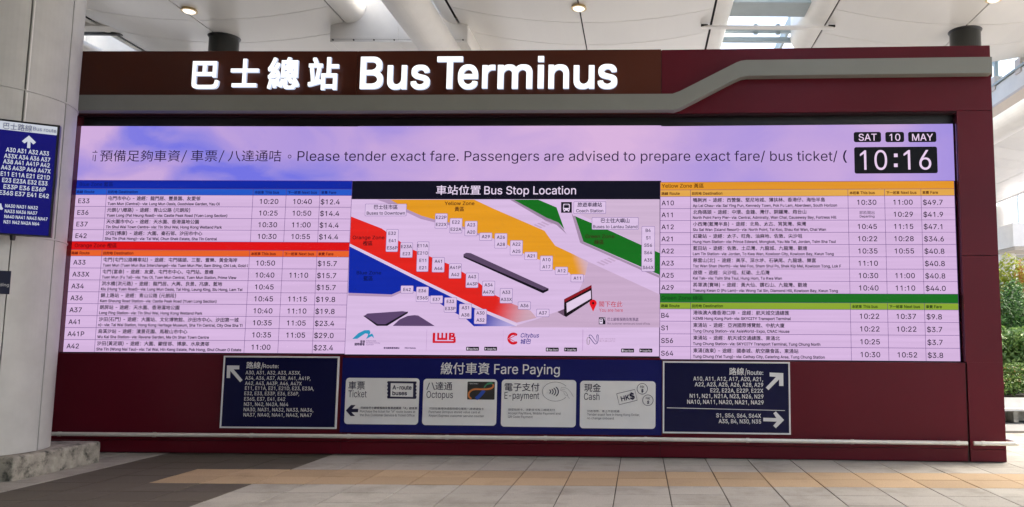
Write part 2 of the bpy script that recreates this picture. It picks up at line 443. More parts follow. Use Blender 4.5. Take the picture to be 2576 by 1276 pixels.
# lit channel letters
sign = thing('lit_letters', (-3.5, 11.2, 5.2), 'glowing white letters reading 巴士總站 Bus Terminus on the maroon header', 'lettering')
def letter3d(ch, fr, x0, x1, yt, yb, r, full=False):
    if ch == 'i':
        V = [(0, 0), (.2, 0), (.2, .58), (0, .58), (0, .66), (.2, .66), (.2, .8), (0, .8)]; F = [(0, 1, 2, 3), (4, 5, 6, 7)]; K = 1
    else:
        V, F, _ = layout(ch, 4); K = 4; V, F = stamp(V, F, r)
    xs = [v[0] for v in V]; ys = [v[1] for v in V]
    OF = .085
    ua, za = fr.uv(x0, yb, OF); ub, zb = fr.uv(x1, yt, OF)
    kx = (ub - ua) / (max(xs) - min(xs)); kz = (zb - za) / (max(ys) - min(ys))
    P = [(ua + (x - min(xs)) * kx, za + (y - min(ys)) * kz) for x, y in V]
    n = len(P); nst = n // K
    # outline edges (used by one face only) get side walls
    from collections import Counter
    cnt = Counter()
    for f in F:
        for i in range(len(f)): cnt[frozenset((f[i], f[(i + 1) % len(f)]))] += 1
    VV = [fr.pt(u, z, OF + .0005 * (i // nst)) for i, (u, z) in enumerate(P)] + [fr.pt(u, z, .045) for u, z in P]
    FF = list(F); fm = [0] * len(F)
    for f in F:
        for i in range(len(f)):
            a, c = f[i], f[(i + 1) % len(f)]
            if cnt[frozenset((a, c))] == 1: FF.append((a, c, c + n, a + n)); fm.append(1)
    o = mk('letter', VV, FF, [led_white, glow('#C8D2EC', 1.0, 'letter_return')], sign, fm=fm)
    return o
for ch, x0, x1, y0, y1, r in (('巴', 481, 553, 154, 223, .022), ('士', 578, 652, 148, 219, .022), ('總', 671, 755, 144, 224, .019), ('站', 773, 853, 144, 226, .022)):
    letter3d(ch, FA, x0, x1, y0, y1, r)
for ch, x0, x1, y0, y1 in (('B', 904.5, 965, 142.5, 223.5), ('u', 973, 1024, 164, 225), ('s', 1032, 1082, 163, 225), ('T', 1097.5, 1164.5, 142, 223), ('e', 1151, 1203, 162, 224.5), ('r', 1212, 1246, 163, 222),
                          ('m', 1251, 1339.5, 162, 223), ('i', 1352, 1368.5, 141, 222), ('n', 1379, 1431.5, 162, 222.5), ('u', 1442.5, 1495.5, 164, 223.5), ('s', 1503, 1553, 161, 223.5)):
    letter3d(ch, FB, x0, x1, y0, y1, .021)

# bumper rail
rail = thing('bumper_rail', (-2, 11.15, .3), 'long steel bumper tube running low along the maroon wall', 'rail')
RO = .13
zr = sum(fr.uv(x, y, RO)[1] for fr, x, y in ((FA, 400, 1089), (FB, 1240, 1100), (FC, 2144, 1118))) / 3
ur0 = FA.uv(131, 1087, RO)[0]; ur1 = FC.uv(2434, 1123, RO)[0]
pts = [FA.pt(ur0, zr, RO), (FA.pt(FA.L, zr, RO) + FB.pt(0, zr, RO)) / 2, (FB.pt(FB.L, zr, RO) + FC.pt(0, zr, RO)) / 2, FC.pt(ur1, zr, RO)]
for i in range(3):
    MB().tube([pts[i], pts[i + 1]], .029, 20).mk('rail_tube', steel, rail, smooth=False)
def bracket(fr, u, parent):
    c = fr.pt(u, zr, RO)
    MB().tube([c - fr.e * .022, c + fr.e * .022], .0335, 20).mk('collar', steel, parent)
    MB().tube([fr.pt(u, zr - .01, .0), fr.pt(u, zr - .01, RO - .02)], .013, 10).mk('bracket', blackm, parent)
for fr, x in ((FA, 148), (FA, 388), (FA, 632), (FB, 877), (FB, 1124), (FB, 1372), (FB, 1624), (FC, 1881), (FC, 2144), (FC, 2410)):
    bracket(fr, fr.uv(x, 1105, RO)[0], rail)
rail2 = thing('bumper_rail', (5, 10.8, .3), 'short steel bumper tube bending round the right corner of the wall', 'rail')
ua = FC.uv(2450, 1124, RO)[0]; ub = FC.L + .13
arc = [FC.pt(ub - .06 + .06 * math.sin(t), zr, RO - .06 + .06 * math.cos(t)) for t in [i * math.pi / 12 for i in range(7)]]
MB().tube([FC.pt(ua, zr, RO)] + arc + [FC.pt(ub, zr, -.8)], .029, 20).mk('rail_tube', steel, rail2)
bracket(FC, FC.uv(2474, 1124, RO)[0], rail2)

# ================================================================== LED DISPLAY
led = thing('led_display', (-1.8, 11.4, 1.4466), 'huge lavender timetable and map screen showing 10:16 inside the maroon wall', 'screen')
SO = REC  # face of the display
LAV = '#D6B6DF'
def zavg(ps):
    return [(f.uv(a[0], a[1], SO)[1] + f.uv(c[0], c[1], SO)[1]) / 2 for f, (a, c) in zip(FR, ps)]
ZS0 = zavg((((180, 886.5), (868, 888.5)), ((868, 888.5), (1660, 900)), ((1663, 900), (2425, 912.8))))
ZS1 = zavg((((300, 318.5), (880, 317.8)), ((890, 317.8), (1655, 316.3)), ((1665, 316), (2395, 314))))
ZD = zavg((((300, 454.5), (880, 455)), ((890, 455), (1655, 455.5)), ((1665, 456), (2400, 458))))
u0A = uLo + .0; uEC = FC.uv(2400, 400, SO)[0]
for i, fr in enumerate(FR):
    a = u0A if i == 0 else fr.lo(SO - .04); c = uEC if i == 2 else fr.hi(SO - .04)
    MB().slab(fr, rect(a, ZS0[i], c, ZS1[i]), SO - .04, SO).mk('screen_module', blackm, led)
# banner of clouds
def banner_mat():
    m = bpy.data.materials.new('led_cloud_banner'); m.use_nodes = True; nt = m.node_tree; b = nt.nodes['Principled BSDF']
    b.inputs['Base Color'].default_value = (.004, .004, .005, 1); b.inputs['Specular IOR Level'].default_value = .08
    g = nn(nt, 'ShaderNodeNewGeometry'); sx = nn(nt, 'ShaderNodeSeparateXYZ'); nt.links.new(g.outputs['Position'], sx.inputs[0])
    ns = nn(nt, 'ShaderNodeTexNoise'); ns.inputs['Scale'].default_value = .8; ns.inputs['Detail'].default_value = 6; ns.inputs['Roughness'].default_value = .45; ns.inputs['Distortion'].default_value = .6
    mp = nn(nt, 'ShaderNodeMapping'); mp.inputs['Location'].default_value = (3.3, 0, 2.1); mp.inputs['Scale'].default_value = (.9, .1, 1.5); nt.links.new(g.outputs['Position'], mp.inputs[0]); nt.links.new(mp.outputs[0], ns.inputs['Vector'])
    rm = nn(nt, 'ShaderNodeMapRange'); rm.inputs[1].default_value = -8.6; rm.inputs[2].default_value = 5.0; nt.links.new(sx.outputs[0], rm.inputs[0])
    # how blue it is along the banner
    cr = nn(nt, 'ShaderNodeValToRGB'); nt.links.new(rm.outputs[0], cr.inputs[0]); E = cr.color_ramp.elements
    stops = [(0, .42), (.09, .5), (.16, .58), (.25, .62), (.33, .36), (.4, .22), (.52, .06), (.62, .05), (.7, .3), (.76, .38), (.83, .26), (.9, .25), (.96, .42), (1, .5)]
    E[0].position = 0; E[0].color = (.42,) * 3 + (1,); E[1].position = 1; E[1].color = (.5,) * 3 + (1,)
    for p, v in stops[1:-1]: e = E.new(p); e.color = (v, v, v, 1)
    n2 = nn(nt, 'ShaderNodeMapRange'); n2.inputs[1].default_value = .38; n2.inputs[2].default_value = .64; n2.inputs[3].default_value = -.34; n2.inputs[4].default_value = .30
    nt.links.new(ns.outputs['Fac'], n2.inputs[0])
    # cloud contrast fades to the right
    fd = nn(nt, 'ShaderNodeMapRange'); fd.inputs[1].default_value = .12; fd.inputs[2].default_value = .42; fd.inputs[3].default_value = 1.0; fd.inputs[4].default_value = .28; nt.links.new(rm.outputs[0], fd.inputs[0])
    mu = nn(nt, 'ShaderNodeMath', operation='MULTIPLY'); nt.links.new(n2.outputs[0], mu.inputs[0]); nt.links.new(fd.outputs[0], mu.inputs[1])
    ad = nn(nt, 'ShaderNodeMath', operation='ADD', use_clamp=True); nt.links.new(mu.outputs[0], ad.inputs[0]); nt.links.new(cr.outputs[0], ad.inputs[1])
    c2 = nn(nt, 'ShaderNodeValToRGB'); nt.links.new(ad.outputs[0], c2.inputs[0]); E = c2.color_ramp.elements
    cols = [(0, '#D9B4DE'), (.2, '#C4A5DC'), (.45, '#AA94DE'), (.68, '#9086E0'), (.87, '#6E70E4'), (1, '#4064E2')]
    E[0].color = (*lin(cols[0][1]), 1); E[1].color = (*lin(cols[-1][1]), 1)
    for p, h in cols[1:-1]: e = E.new(p); e.color = (*lin(h), 1)
    nt.links.new(c2.outputs[0], b.inputs['Emission Color']); b.inputs['Emission Strength'].default_value = 1 / 2 ** EXPOSURE
    return m
bm_ = banner_mat()
banners = []
for i, fr in enumerate(FR):
    a = u0A if i == 0 else fr.lo(SO + .002); c = uEC if i == 2 else fr.hi(SO + .002)
    banners.append(MB().flat(fr, rect(a, ZD[i], c, ZS1[i]), SO + .002).mk('cloud_banner', bm_, led))
inkl = glow('#1C1234', 1, 'led_ink'); inkb = glow('#100820', 1, 'led_ink_dark')
t = Text(FA, SO + .006)
t.px('預備足夠車資', 251, 404, 23, 452, res=3); t.px('車票', 480, 404, 23, 546, res=3); t.px('八達通咭', 573, 404, 23, 707, res=3); t.px('。', 724, 397, 23, 733, res=3)
# the cut-off first character at the left edge of the ticker
u_, z_ = FA.uv(231, 404, SO + .006); k_ = (FA.uv(231, 381, SO + .006)[1] - z_)
b = MB(); 
for (a0, b0, a1, b1) in ((0, .86, .55, .93), (.3, .93, .38, 1.1), (.08, .0, .14, .62), (.32, -.08, .40, .62), (.26, -.08, .40, -.01)):
    b.flat(FA, rect(u_ + a0 * k_, z_ + b0 * k_, u_ + a1 * k_, z_ + b1 * k_), SO + .006)
for xa_ in (455.5, 549.5): b.flat(FA, [FA.uv(xa_, 409, SO + .006), FA.uv(xa_ + 2.4, 409, SO + .006), FA.uv(xa_ + 15.4, 378.5, SO + .006), FA.uv(xa_ + 13, 378.5, SO + .006)], SO + .006)
t.V += b.V; t.F += [tuple(i + len(t.V) - len(b.V) for i in f) for f in b.F]
t.mk('lettering', inkl, banners[0])
tick = [Text(f, SO + .006) for f in FR]
def long_line(txt, x0, x1, y, cap):
    V, F, adv = layout(txt, 3); a0 = min(v[0] for v in V); a1 = max(v[0] for v in V)
    x = 0.0
    for ch in txt:
        gv, gf, ad = glyph(ch, 3)
        if gv:
            pa_ = x0 + (x + min(v[0] for v in gv) - a0) / (a1 - a0) * (x1 - x0); pb_ = x0 + (x + max(v[0] for v in gv) - a0) / (a1 - a0) * (x1 - x0)
            k_ = 0 if (pa_ + pb_) / 2 < 884 else (1 if (pa_ + pb_) / 2 < 1661 else 2)
            f = FR[k_]; T_ = tick[k_]; ua_, z_ = f.uv(pa_, y, SO + .006); ub_ = f.uv(pb_, y, SO + .006)[0]; cp_ = f.uv(pa_, y - cap, SO + .006)[1] - z_
            T_.line(ch, ua_, z_, cp_, width=ub_ - ua_, res=3)
        x += ad
long_line('Please tender exact fare. Passengers are advised to prepare exact fare/ bus ticket/', 748, 2107, 405, 24.5)
tick[2].px('(', 2121, 405, 25, 2131)
for k_ in range(3): tick[k_].mk('lettering', inkl, banners[k_])
plate = glow('#15171A', 1); pink = glow('#E6CBEA', 1.05)
clk = []
for x0, y0, x1, y1, s, cx, cap in ((2148, 332, 2216, 358, 'SAT', 2183, 17), (2227.5, 332, 2274, 358, '10', 2251.5, 17), (2285, 331.5, 2355, 358, 'MAY', 2321, 17), (2150, 369, 2357, 437, None, 2253, 50)):
    a = FC.uv(x0, y1, SO + .004); c = FC.uv(x1, y0, SO + .004)
    pl = MB().flat(FC, rrect(a[0], a[1], c[0], c[1], .03), SO + .004).mk('clock_plate', plate, led)
    t = Text(FC, SO + .008)
    if s: 
        u, z = FC.uv(cx, 354, SO + .008); cp = FC.uv(cx, 354 - cap, SO + .008)[1] - z; t.line(s, u, z, cp, align='c', bold=.012, res=3)
    else:
        z = FC.uv(2253, 427, SO + .008)[1]; cp = FC.uv(2253, 427 - 49, SO + .008)[1] - z
        ua_ = FC.uv(2164, 420, SO + .008)[0]; ub_ = FC.uv(2232, 420, SO + .008)[0]; t.line('10', ua_, z, cp, width=ub_ - ua_, res=4)
        ua_ = FC.uv(2274, 420, SO + .008)[0]; ub_ = FC.uv(2343, 420, SO + .008)[0]; t.line('16', ua_, z, cp, width=ub_ - ua_, res=4)
        for yy in (391, 416):
            a = FC.uv(2249, yy + 4.5, SO + .008); c = FC.uv(2258, yy - 4.5, SO + .008); b = MB().flat(FC, rect(*a, *c), SO + .008)
            t.F += [tuple(i + len(t.V) for i in f) for f in b.F]; t.V += b.V
    t.mk('lettering', pink, pl)

# timetables
def table(fr, ustart, cols_px, cy, ys, rows, zones, rx, dx, tx, nx, fx, xl):
    """cols_px measured at height cy; ys: row limits measured at x=xl; zones: row index -> band"""
    off = SO + .002
    U = [fr.uv(x, cy, off)[0] for x in cols_px]
    Z = [fr.uv(xl, y, off)[1] for y in ys]; fi = FR.index(fr); z_a, z_b = Z[0], Z[-1]
    Z = [ZD[fi] + (z - z_a) / (z_b - z_a) * (ZS0[fi] - ZD[fi]) for z in Z]
    hpx = 29.9
    unit = (Z[0] - Z[-1]) / (ys[-1] - ys[0])     # metres per photo pixel here
    tt = lambda x, y=cy: fr.uv(x, y, off)[0]
    lines = MB(); lw = .0028
    for i, r in enumerate(rows):
        z1, z0 = Z[i], Z[i + 1]
        kind = r[0]
        if kind == 'zone':
            pl = MB().flat(fr, rect(U[0], z0, U[-1], z1), off).mk('zone_header', glow(r[2]), led)
            t = Text(fr, off + .004); t.line(r[1], tt(rx) + .0, z0 + .29 * (z1 - z0), 9.2 * unit, width=r[4] * unit, bold=.012); t.mk('lettering', glow(r[3]), pl)
        elif kind == 'sub':
            pl = MB().flat(fr, rect(U[0], z0, U[-1], z1), off).mk('column_header', glow(r[1]), led)
            t = Text(fr, off + .004); m_ = glow(r[2])
            for s, ux, wd in (('路線 Route', U[0] + 3.5 * unit, 46), ('目的地 Destination', U[1] + 4 * unit, 76), ('本班車 This bus', U[2] + 4 * unit, 62), ('下一班車 Next bus', U[3] + 4 * unit, 74), ('車費 Fare', U[4] + 3.5 * unit, 38)):
                t.line(s, ux, z0 + .27 * (z1 - z0), 6.8 * unit, width=wd * unit, bold=.03, cjk=.9)
            t.mk('lettering', m_, pl)
        else:
            pl = MB().flat(fr, rect(U[0], z0, U[-1], z1), off).mk('timetable_row', glow(LAV), led)
            _, route, zh, en, t1, t2, fare = r
            t = Text(fr, off + .004); h = z1 - z0
            t.line(route, tt(rx), z0 + .28 * h, 11.6 * unit, wscale=1.02, bold=.014)
            t.line(zh, tt(dx), z0 + .56 * h, 9.2 * unit, wscale=1.0, bold=.018, cjk=.93)
            t.line(en, tt(dx) - .004, z0 + .13 * h, 6.6 * unit, wscale=.985, bold=.032, clip=(U[1], U[2] - .012))
            if t1 == 'DEP':
                t.line('即將開出', tt(tx), z0 + .5 * h, 7.4 * unit, align='c', cjk=.95); t.line('Departing', tt(tx), z0 + .22 * h, 5.6 * unit, align='c', bold=.02, wscale=1.05)
            elif t1: t.line(t1, tt(tx), z0 + .27 * h, 12.3 * unit, align='c', wscale=1.04, bold=.012)
            if t2: t.line(t2, tt(nx), z0 + .27 * h, 12.3 * unit, align='c', wscale=1.04, bold=.012)
            t.line(fare, tt(fx), z0 + .25 * h, 12.3 * unit, wscale=1.04, bold=.012)
            t.mk('lettering', inkb, pl)
        if kind != 'zone':
            for u in U[1:-1]: lines.flat(fr, rect(u - lw, z0, u + lw, z1), off + .002)
        lines.flat(fr, rect(U[0], z1 - lw, U[-1], z1 + lw), off + .003)
    for u in (U[0] + lw, U[-1] - lw): lines.flat(fr, rect(u - lw, Z[-1], u + lw, Z[0]), off + .0035)
    tag(lines.mk('grid_lines', glow('#5A3A78', 1), led), kind='stuff')
yl = [454, 474.8, 490.8, 520, 549.2, 578.4, 607.8, 628.7, 644.8, 674.8, 704.8, 734.7, 764.5, 794.6, 824.7, 855, 886]
left = [('zone', 'Blue Zone 藍區', '#1229A2', '#101A66', 86), ('sub', '#2558C8', '#13206E'),
 ('row', 'E33', '屯門市中心 - 途經：龍門居、豐景園、友愛邨', 'Tuen Mun (Central)– via: Lung Mun Oasis, Goodview Garden, Yau Oi', '10:20', '10:40', '$12.4'),
 ('row', 'E36', '元朗(八鄉路) - 途經：青山公路 (元朗段)', 'Yuen Long (Pat Heung Road)– via: Castle Peak Road (Yuen Long Section)', '10:25', '10:50', '$14.4'),
 ('row', 'E37', '天水圍市中心 - 途經：天水圍、香港濕地公園', 'Tin Shui Wai Town Centre– via: Tin Shui Wai, Hong Kong Wetland Park', '10:30', '11:00', '$14.4'),
 ('row', 'E42', '沙田(博康) - 途經：大圍、秦石邨、沙田市中心', 'Sha Tin (Pok Hong)– via: Tai Wai, Chun Shek Estate, Sha Tin Central', '10:30', '10:55', '$14.4'),
 ('zone', 'Orange Zone 橙區', '#DB1416', '#5C0A12', 107), ('sub', '#E8622A', '#6E1410'),
 ('row', 'A33', '屯門(屯門公路轉車站) - 途經：屯門碼頭、三聖、置樂、黃金海岸', 'Tuen Mun (Tuen Mun Bus Interchange)– via: Tuen Mun Pier, Sam Shing, Chi Lok, Gold C', '10:50', '', '$15.7'),
 ('row', 'A33X', '屯門(富泰) - 途經：友愛、屯門市中心、屯門站、景峰', 'Tuen Mun (Fu Tai)– via: Yau Oi, Tuen Mun Central, Tuen Mun Station, Prime View', '10:40', '11:10', '$15.7'),
 ('row', 'A34', '洪水橋(洪元路) - 途經：龍門居、大興、良景、兆康、藍地', ' Kiu (Hung Yuen Road)– via: Lung Mun Oasis, Tai Hing, Leung King, Siu Hong, Lam Tei', '10:45', '', '$15.7'),
 ('row', 'A36', '錦上路站 - 途經：青山公路 (元朗段)', 'Kam Sheung Road Station– via: Castle Peak Road (Yuen Long Section)', '10:45', '11:15', '$19.8'),
 ('row', 'A37', '朗屏站 - 途經：天水圍、香港濕地公園', 'Long Ping Station– via: Tin Shui Wai, Hong Kong Wetland Park', '10:40', '11:10', '$19.8'),
 ('row', 'A41', '沙田(石門) - 途經：大圍站、文化博物館、沙田市中心、沙田第一城', 'n)– via: Tai Wai Station, Hong Kong Heritage Museum, Sha Tin Central, City One Sha Ti', '10:35', '11:05', '$23.4'),
 ('row', 'A41P', '烏溪沙站 - 途經：濱景花園、馬鞍山市中心', 'Wu Kai Sha Station– via: Ravana Garden, Ma On Shan Town Centre', '10:35', '11:05', '$29.0'),
 ('row', 'A42', '沙田(黃泥頭) - 途經：大圍、顯徑邨、博康、水泉澳邨', 'Sha Tin (Wong Nai Tau)– via: Tai Wai, Hin Keng Estate, Pok Hong, Shui Chuen O Estate', '11:00', '', '$23.4')]
table(FA, 0, [190, 269, 637.5, 720.8, 805.5, 886], 476, yl, left, None, 200, 274.5, 679, 763, 808.5, 180)
yr = [456.8, 476.4, 493.2, 523.2, 553, 583.2, 613.4, 643.8, 674.2, 704.7, 735.4, 758, 774.6, 805.3, 837, 868.8, 900.5]
right = [('zone', 'Yellow Zone 黃區', '#E2962A', '#4A2408', 106), ('sub', '#E3A84C', '#5A2C0C'),
 ('row', 'A10', '鴨脷洲 - 途經：西營盤、堅尼地城、薄扶林、香港仔、海怡半島', 'Ap Lei Chau– via: Sai Ying Pun, Kennedy Town, Pok Fu Lam, Aberdeen, South Horizon', '10:30', '11:00', '$49.7'),
 ('row', 'A11', '北角碼頭 - 途經：中環、金鐘、灣仔、銅鑼灣、炮台山', 'North Point Ferry Pier– via: Central, Admiralty, Wan Chai, Causeway Bay, Fortress Hill', 'DEP', '10:29', '$41.9'),
 ('row', 'A12', '小西灣(藍灣半島) - 途經：北角、太古、筲箕灣、柴灣', 'Siu Sai Wan (Island Resort)– via: North Point, Tai Koo, Shau Kei Wan, Chai Wan', '10:45', '11:15', '$47.1'),
 ('row', 'A21', '紅磡站 - 途經：太子、旺角、油麻地、佐敦、尖沙咀', 'Hung Hom Station– via: Prince Edward, Mongkok, Yau Ma Tei, Jordan, Tsim Sha Tsui', '10:22', '10:28', '$34.6'),
 ('row', 'A22', '藍田站 - 途經：佐敦、土瓜灣、九龍城、九龍灣、觀塘', 'Lam Tin Station– via: Jordan, To Kwa Wan, Kowloon City, Kowloon Bay, Kwun Tong', '10:35', '10:55', '$40.8'),
 ('row', 'A23', '慈雲山(北) - 途經：美孚、深水埗、石硤尾、九龍塘、樂富', 'Tsz Wan Shan (North)– via: Mei Foo, Sham Shui Po, Shek Kip Mei, Kowloon Tong, Lok F', '11:10', '', '$40.8'),
 ('row', 'A25', '啟德 - 途經：尖沙咀、紅磡、土瓜灣', 'Kai Tak– via: Tsim Sha Tsui, Hung Hom, To Kwa Wan', '10:30', '11:00', '$40.8'),
 ('row', 'A29', '將軍澳(寶琳) - 途經：黃大仙、鑽石山、九龍灣、觀塘', 'Tseung Kwan O (Po Lam)– via: Wong Tai Sin, Diamond Hill, Kowloon Bay, Kwun Tong', '10:40', '11:10', '$44.0'),
 ('zone', 'Green Zone 綠區', '#1C6E20', '#0C3A14', 104), ('sub', '#8CA832', '#1C3410'),
 ('row', 'B4', '港珠澳大橋香港口岸 - 途經：航天城交通總匯', 'HZMB Hong Kong Port– via: SKYCITY Transport Terminal', '10:22', '10:37', '$9.8'),
 ('row', 'S1', '東涌站 - 途經：亞洲國際博覽館、中航大廈', 'Tung Chung Station– via: AsiaWorld-Expo, CNAC House', '10:22', '10:22', '$3.7'),
 ('row', 'S56', '東涌站 - 途經：航天城交通總匯、東涌北', 'Tung Chung Station– via: SKYCITY Transport Terminal, Tung Chung North', '10:25', '', '$3.7'),
 ('row', 'S64', '東涌(逸東) - 途經：國泰城、航空膳食區、東涌站', 'Tung Chung (Yat Tung)– via: Cathay City, Catering Area, Tung Chung Station', '10:30', '10:52', '$3.8')]
table(FC, 0, [1660.5, 1737, 2132.7, 2224.8, 2316.3, 2401], 477, yr, right, None, 1664.5, 1743.5, 2179.5, 2270.5, 2320.5, 1662)

# the stop map on the middle section
mo = SO + .002
uM0 = FB.uv(886, 470, mo)[0]; uM1 = FB.uv(1659.5, 470, mo)[0]
zh_ = FB.uv(1200, 501.5, mo)[1]; zf_ = FB.uv(1200, 824, mo)[1]
hd = MB().flat(FB, rect(uM0, zh_, uM1, ZD[1]), mo).mk('map_title_band', glow('#10101F'), led)
t = Text(FB, mo + .004); t.px('車站位置', 1097, 488, 18.5, 1209, cjk=1.0, bold=.01); t.px('Bus Stop Location', 1218, 489, 20, 1449, bold=.008, res=3); t.mk('lettering', glow('#EBD8F2'), hd)
field = MB().flat(FB, rect(uM0, ZS0[1], uM1, zh_), mo).mk('map_field', glow('#D8BBE2'), led)
def area(pts, m, lv, name='map_area', par=None):
    o = mo + .0012 * lv
    V = [FB.pt(*FB.uv(x, y, o), o) for x, y in pts]
    return mk(name, V, [tuple(range(len(V)))], m, par or field)
LT = FB.uv
def fb(x, y): return FB.pt(*FB.uv(x, y, mo), mo)
area([(1440, 640), (1660, 741), (1660, 824), (1280, 824), (1345, 805), (1440, 770), (1470, 700), (1476, 655)], glow('#C8AAC9'), 1)
area([(1530, 502.5), (1659.5, 502.5), (1659.5, 640), (1450, 535)], glow('#CFB4D2'), 1)
area([(982, 502.5), (1193, 502.5), (1240, 524.6), (1370, 581), (1378, 593), (1397, 618.7), (1444, 640.6), (1480, 661), (1472, 692), (1440, 698), (1432, 686), (1395, 680), (1360, 655), (1320, 640), (1280, 618), (1240, 600), (1205, 588), (1165, 570), (1130, 560), (1095, 553), (1060, 543), (1024, 527)], glow('#E49A22', 1, 'led_yellow_zone', '#D3B0C0', (fb(1445, 680), fb(1482, 668))), 2)
area([(883, 545), (960, 575), (1030, 625), (1130, 665), (1190, 700), (1240, 740), (1290, 765), (1335, 782), (1350, 800), (1300, 812), (1220, 780), (1080, 712), (960, 652), (880, 613)], glow('#E0241E', 1, 'led_red_zone', '#CDA6B8', (fb(1240, 770), fb(1335, 800))), 2)
area([(880, 613), (960, 652), (1080, 712), (1220, 780), (1302, 816), (1299, 821), (1213, 785), (1075, 718), (955, 658), (879, 620)], glow('#DCC6E4'), 4, 'map_kerb')
area([(879, 620), (955, 658), (1075, 718), (1213, 785), (1299, 821), (1192, 821), (1170, 800), (1130, 780), (1080, 745), (1020, 726), (985, 741), (876, 737)], glow('#1029A4', 1, 'led_blue_zone', '#B4A6DA', (fb(1195, 790), fb(1296, 818))), 3)
area([(876, 737), (985, 741), (1020, 726), (1020, 732), (985, 747), (876, 744)], glow('#B495BA'), 4, 'map_kerb')
area([(948, 502.5), (982, 502.5), (1024, 527), (1060, 543), (1095, 553), (1130, 560), (1165, 570), (1205, 588), (1205, 593), (1165, 576), (1130, 567), (1095, 560), (1058, 551), (1020, 533), (975, 512)], glow('#B193B8'), 3, 'map_kerb')
# green zone
area([(1292, 502.5), (1354, 502.5), (1400, 522), (1420, 578), (1405, 560), (1375, 548)], glow('#166C1E'), 2)
area([(1283, 502.5), (1292, 502.5), (1375, 548), (1405, 560), (1426, 590), (1400, 566), (1370, 554)], glow('#9C84A0'), 3, 'map_kerb')
area([(1444, 543), (1540, 583), (1614, 617), (1660, 637), (1660, 692), (1614, 672), (1467, 608)], glow('#166C1E'), 2)
area([(1442, 543), (1447, 545), (1468, 609), (1614, 674), (1660, 694), (1660, 700), (1614, 680), (1463, 613)], glow('#A48CA8'), 3, 'map_kerb')
area([(1437, 534), (1442, 543), (1463, 613), (1459, 610)], glow('#A48CA8'), 3, 'map_kerb')
for x, y in ((1342, 566), (1500, 660)):
    for k in range(5):
        xx, yy = x + 9 * k, y - 3.4 * k
        area([(xx, yy), (xx + 5, yy - 2), (xx + 23, yy + 6.5), (xx + 18, yy + 8.5)], glow('#C3A6C8'), 2, 'crossing_stripe')
# buildings on the map
area([(1166, 640), (1173, 636), (1184, 637), (1380, 726), (1372, 731), (1366, 732), (1168, 646)], glow('#5A4764'), 3, 'map_building')
area([(1166, 640), (1168, 645), (1366, 731), (1380, 726), (1380, 731), (1366, 738), (1166, 648)], glow('#120E1A'), 4, 'map_building')
area([(915, 796), (924, 789), (1012, 783), (1026, 785), (970, 819), (950, 819.5)], glow('#5C456C'), 3, 'map_building')
area([(914, 795), (916, 794), (950, 816), (970, 816), (1026, 783.5), (1026, 788), (974, 820), (948, 820)], glow('#14101C'), 4, 'map_building')
area([(988, 820), (1005, 804), (1025, 795), (1042, 793), (1052, 794), (1094, 820.5)], glow('#5C456C'), 3, 'map_building')
# little picture of this very wall
area([(1402, 785), (1420, 777), (1420, 796)], glow('#6A5068'), 4, 'map_building')
area([(1419, 753), (1488, 717), (1490, 755), (1424, 798), (1419, 794)], glow('#140E14'), 5, 'map_building')
area([(1420, 753), (1488, 717.5), (1488.5, 724), (1420, 761)], glow('#8A1620'), 6, 'map_building')
area([(1425, 763), (1486, 731), (1487, 751), (1426, 787)], glow('#E2CDE8'), 6, 'map_building')
pin = [(1492 + 9 * math.cos(a), 763 - 9 * math.sin(a)) for a in [math.radians(-25 + k * 230 / 14) for k in range(15)]] + [(1492, 784)]
area(pin, glow('#E01420'), 7, 'map_pin'); area([(1492 + 3 * math.cos(a), 763 + 3 * math.sin(a)) for a in [k * math.pi / 4 for k in range(8)]], glow('#2A0A10'), 8, 'map_pin')
def tag_box(cx, cy, w_, h_, lines, cap=7.8, ltr='#2A2240', lv=5):
    o = mo + .0012 * lv
    def quad(g, oo, m, nm, par):
        a = FB.uv(cx - w_ / 2 - g, cy + h_ / 2 + g, oo); c = FB.uv(cx + w_ / 2 + g, cy - h_ / 2 - g, oo)
        return MB().flat(FB, rrect(a[0], a[1], c[0], c[1], .012, 3), oo).mk(nm, m, par)
    # the dark edge and the pale face are one little sign
    a = FB.uv(cx - w_ / 2 - 1, cy + h_ / 2 + 1, o); c = FB.uv(cx + w_ / 2 + 1, cy - h_ / 2 - 1, o)
    V = [FB.pt(u, z, o) for u, z in rrect(a[0], a[1], c[0], c[1], .014, 3)]
    a = FB.uv(cx - w_ / 2, cy + h_ / 2, o); c = FB.uv(cx + w_ / 2, cy - h_ / 2, o)
    V2 = [FB.pt(u, z, o + .001) for u, z in rrect(a[0], a[1], c[0], c[1], .012, 3)]
    n = len(V); b = MB(); b.add(V, [tuple(range(n))]); b.add(V2, [tuple(range(n))])
    fm = [0, 1]; nb = len(b.F)
    T = Text(FB, o + .002); k = len(lines)
    for i, s in enumerate(lines):
        yy = cy - h_ / 2 + h_ * (i + .5) / k + cap / 2
        if isinstance(s, tuple): s, cp = s
        else: cp = cap
        uu, zz = FB.uv(cx, yy, o + .002); cpm = FB.uv(cx, yy - cp, o + .002)[1] - zz
        T.line(s, uu, zz, cpm, align='c', bold=.018, cjk=.95)
    b.add(T.V, T.F); fm += [2] * len(T.F)
    mk('stop_label', b.V, b.F, [glow('#8E76A8'), glow('#DCC2E6'), glow(ltr)], led, fm=fm)
W1 = 31
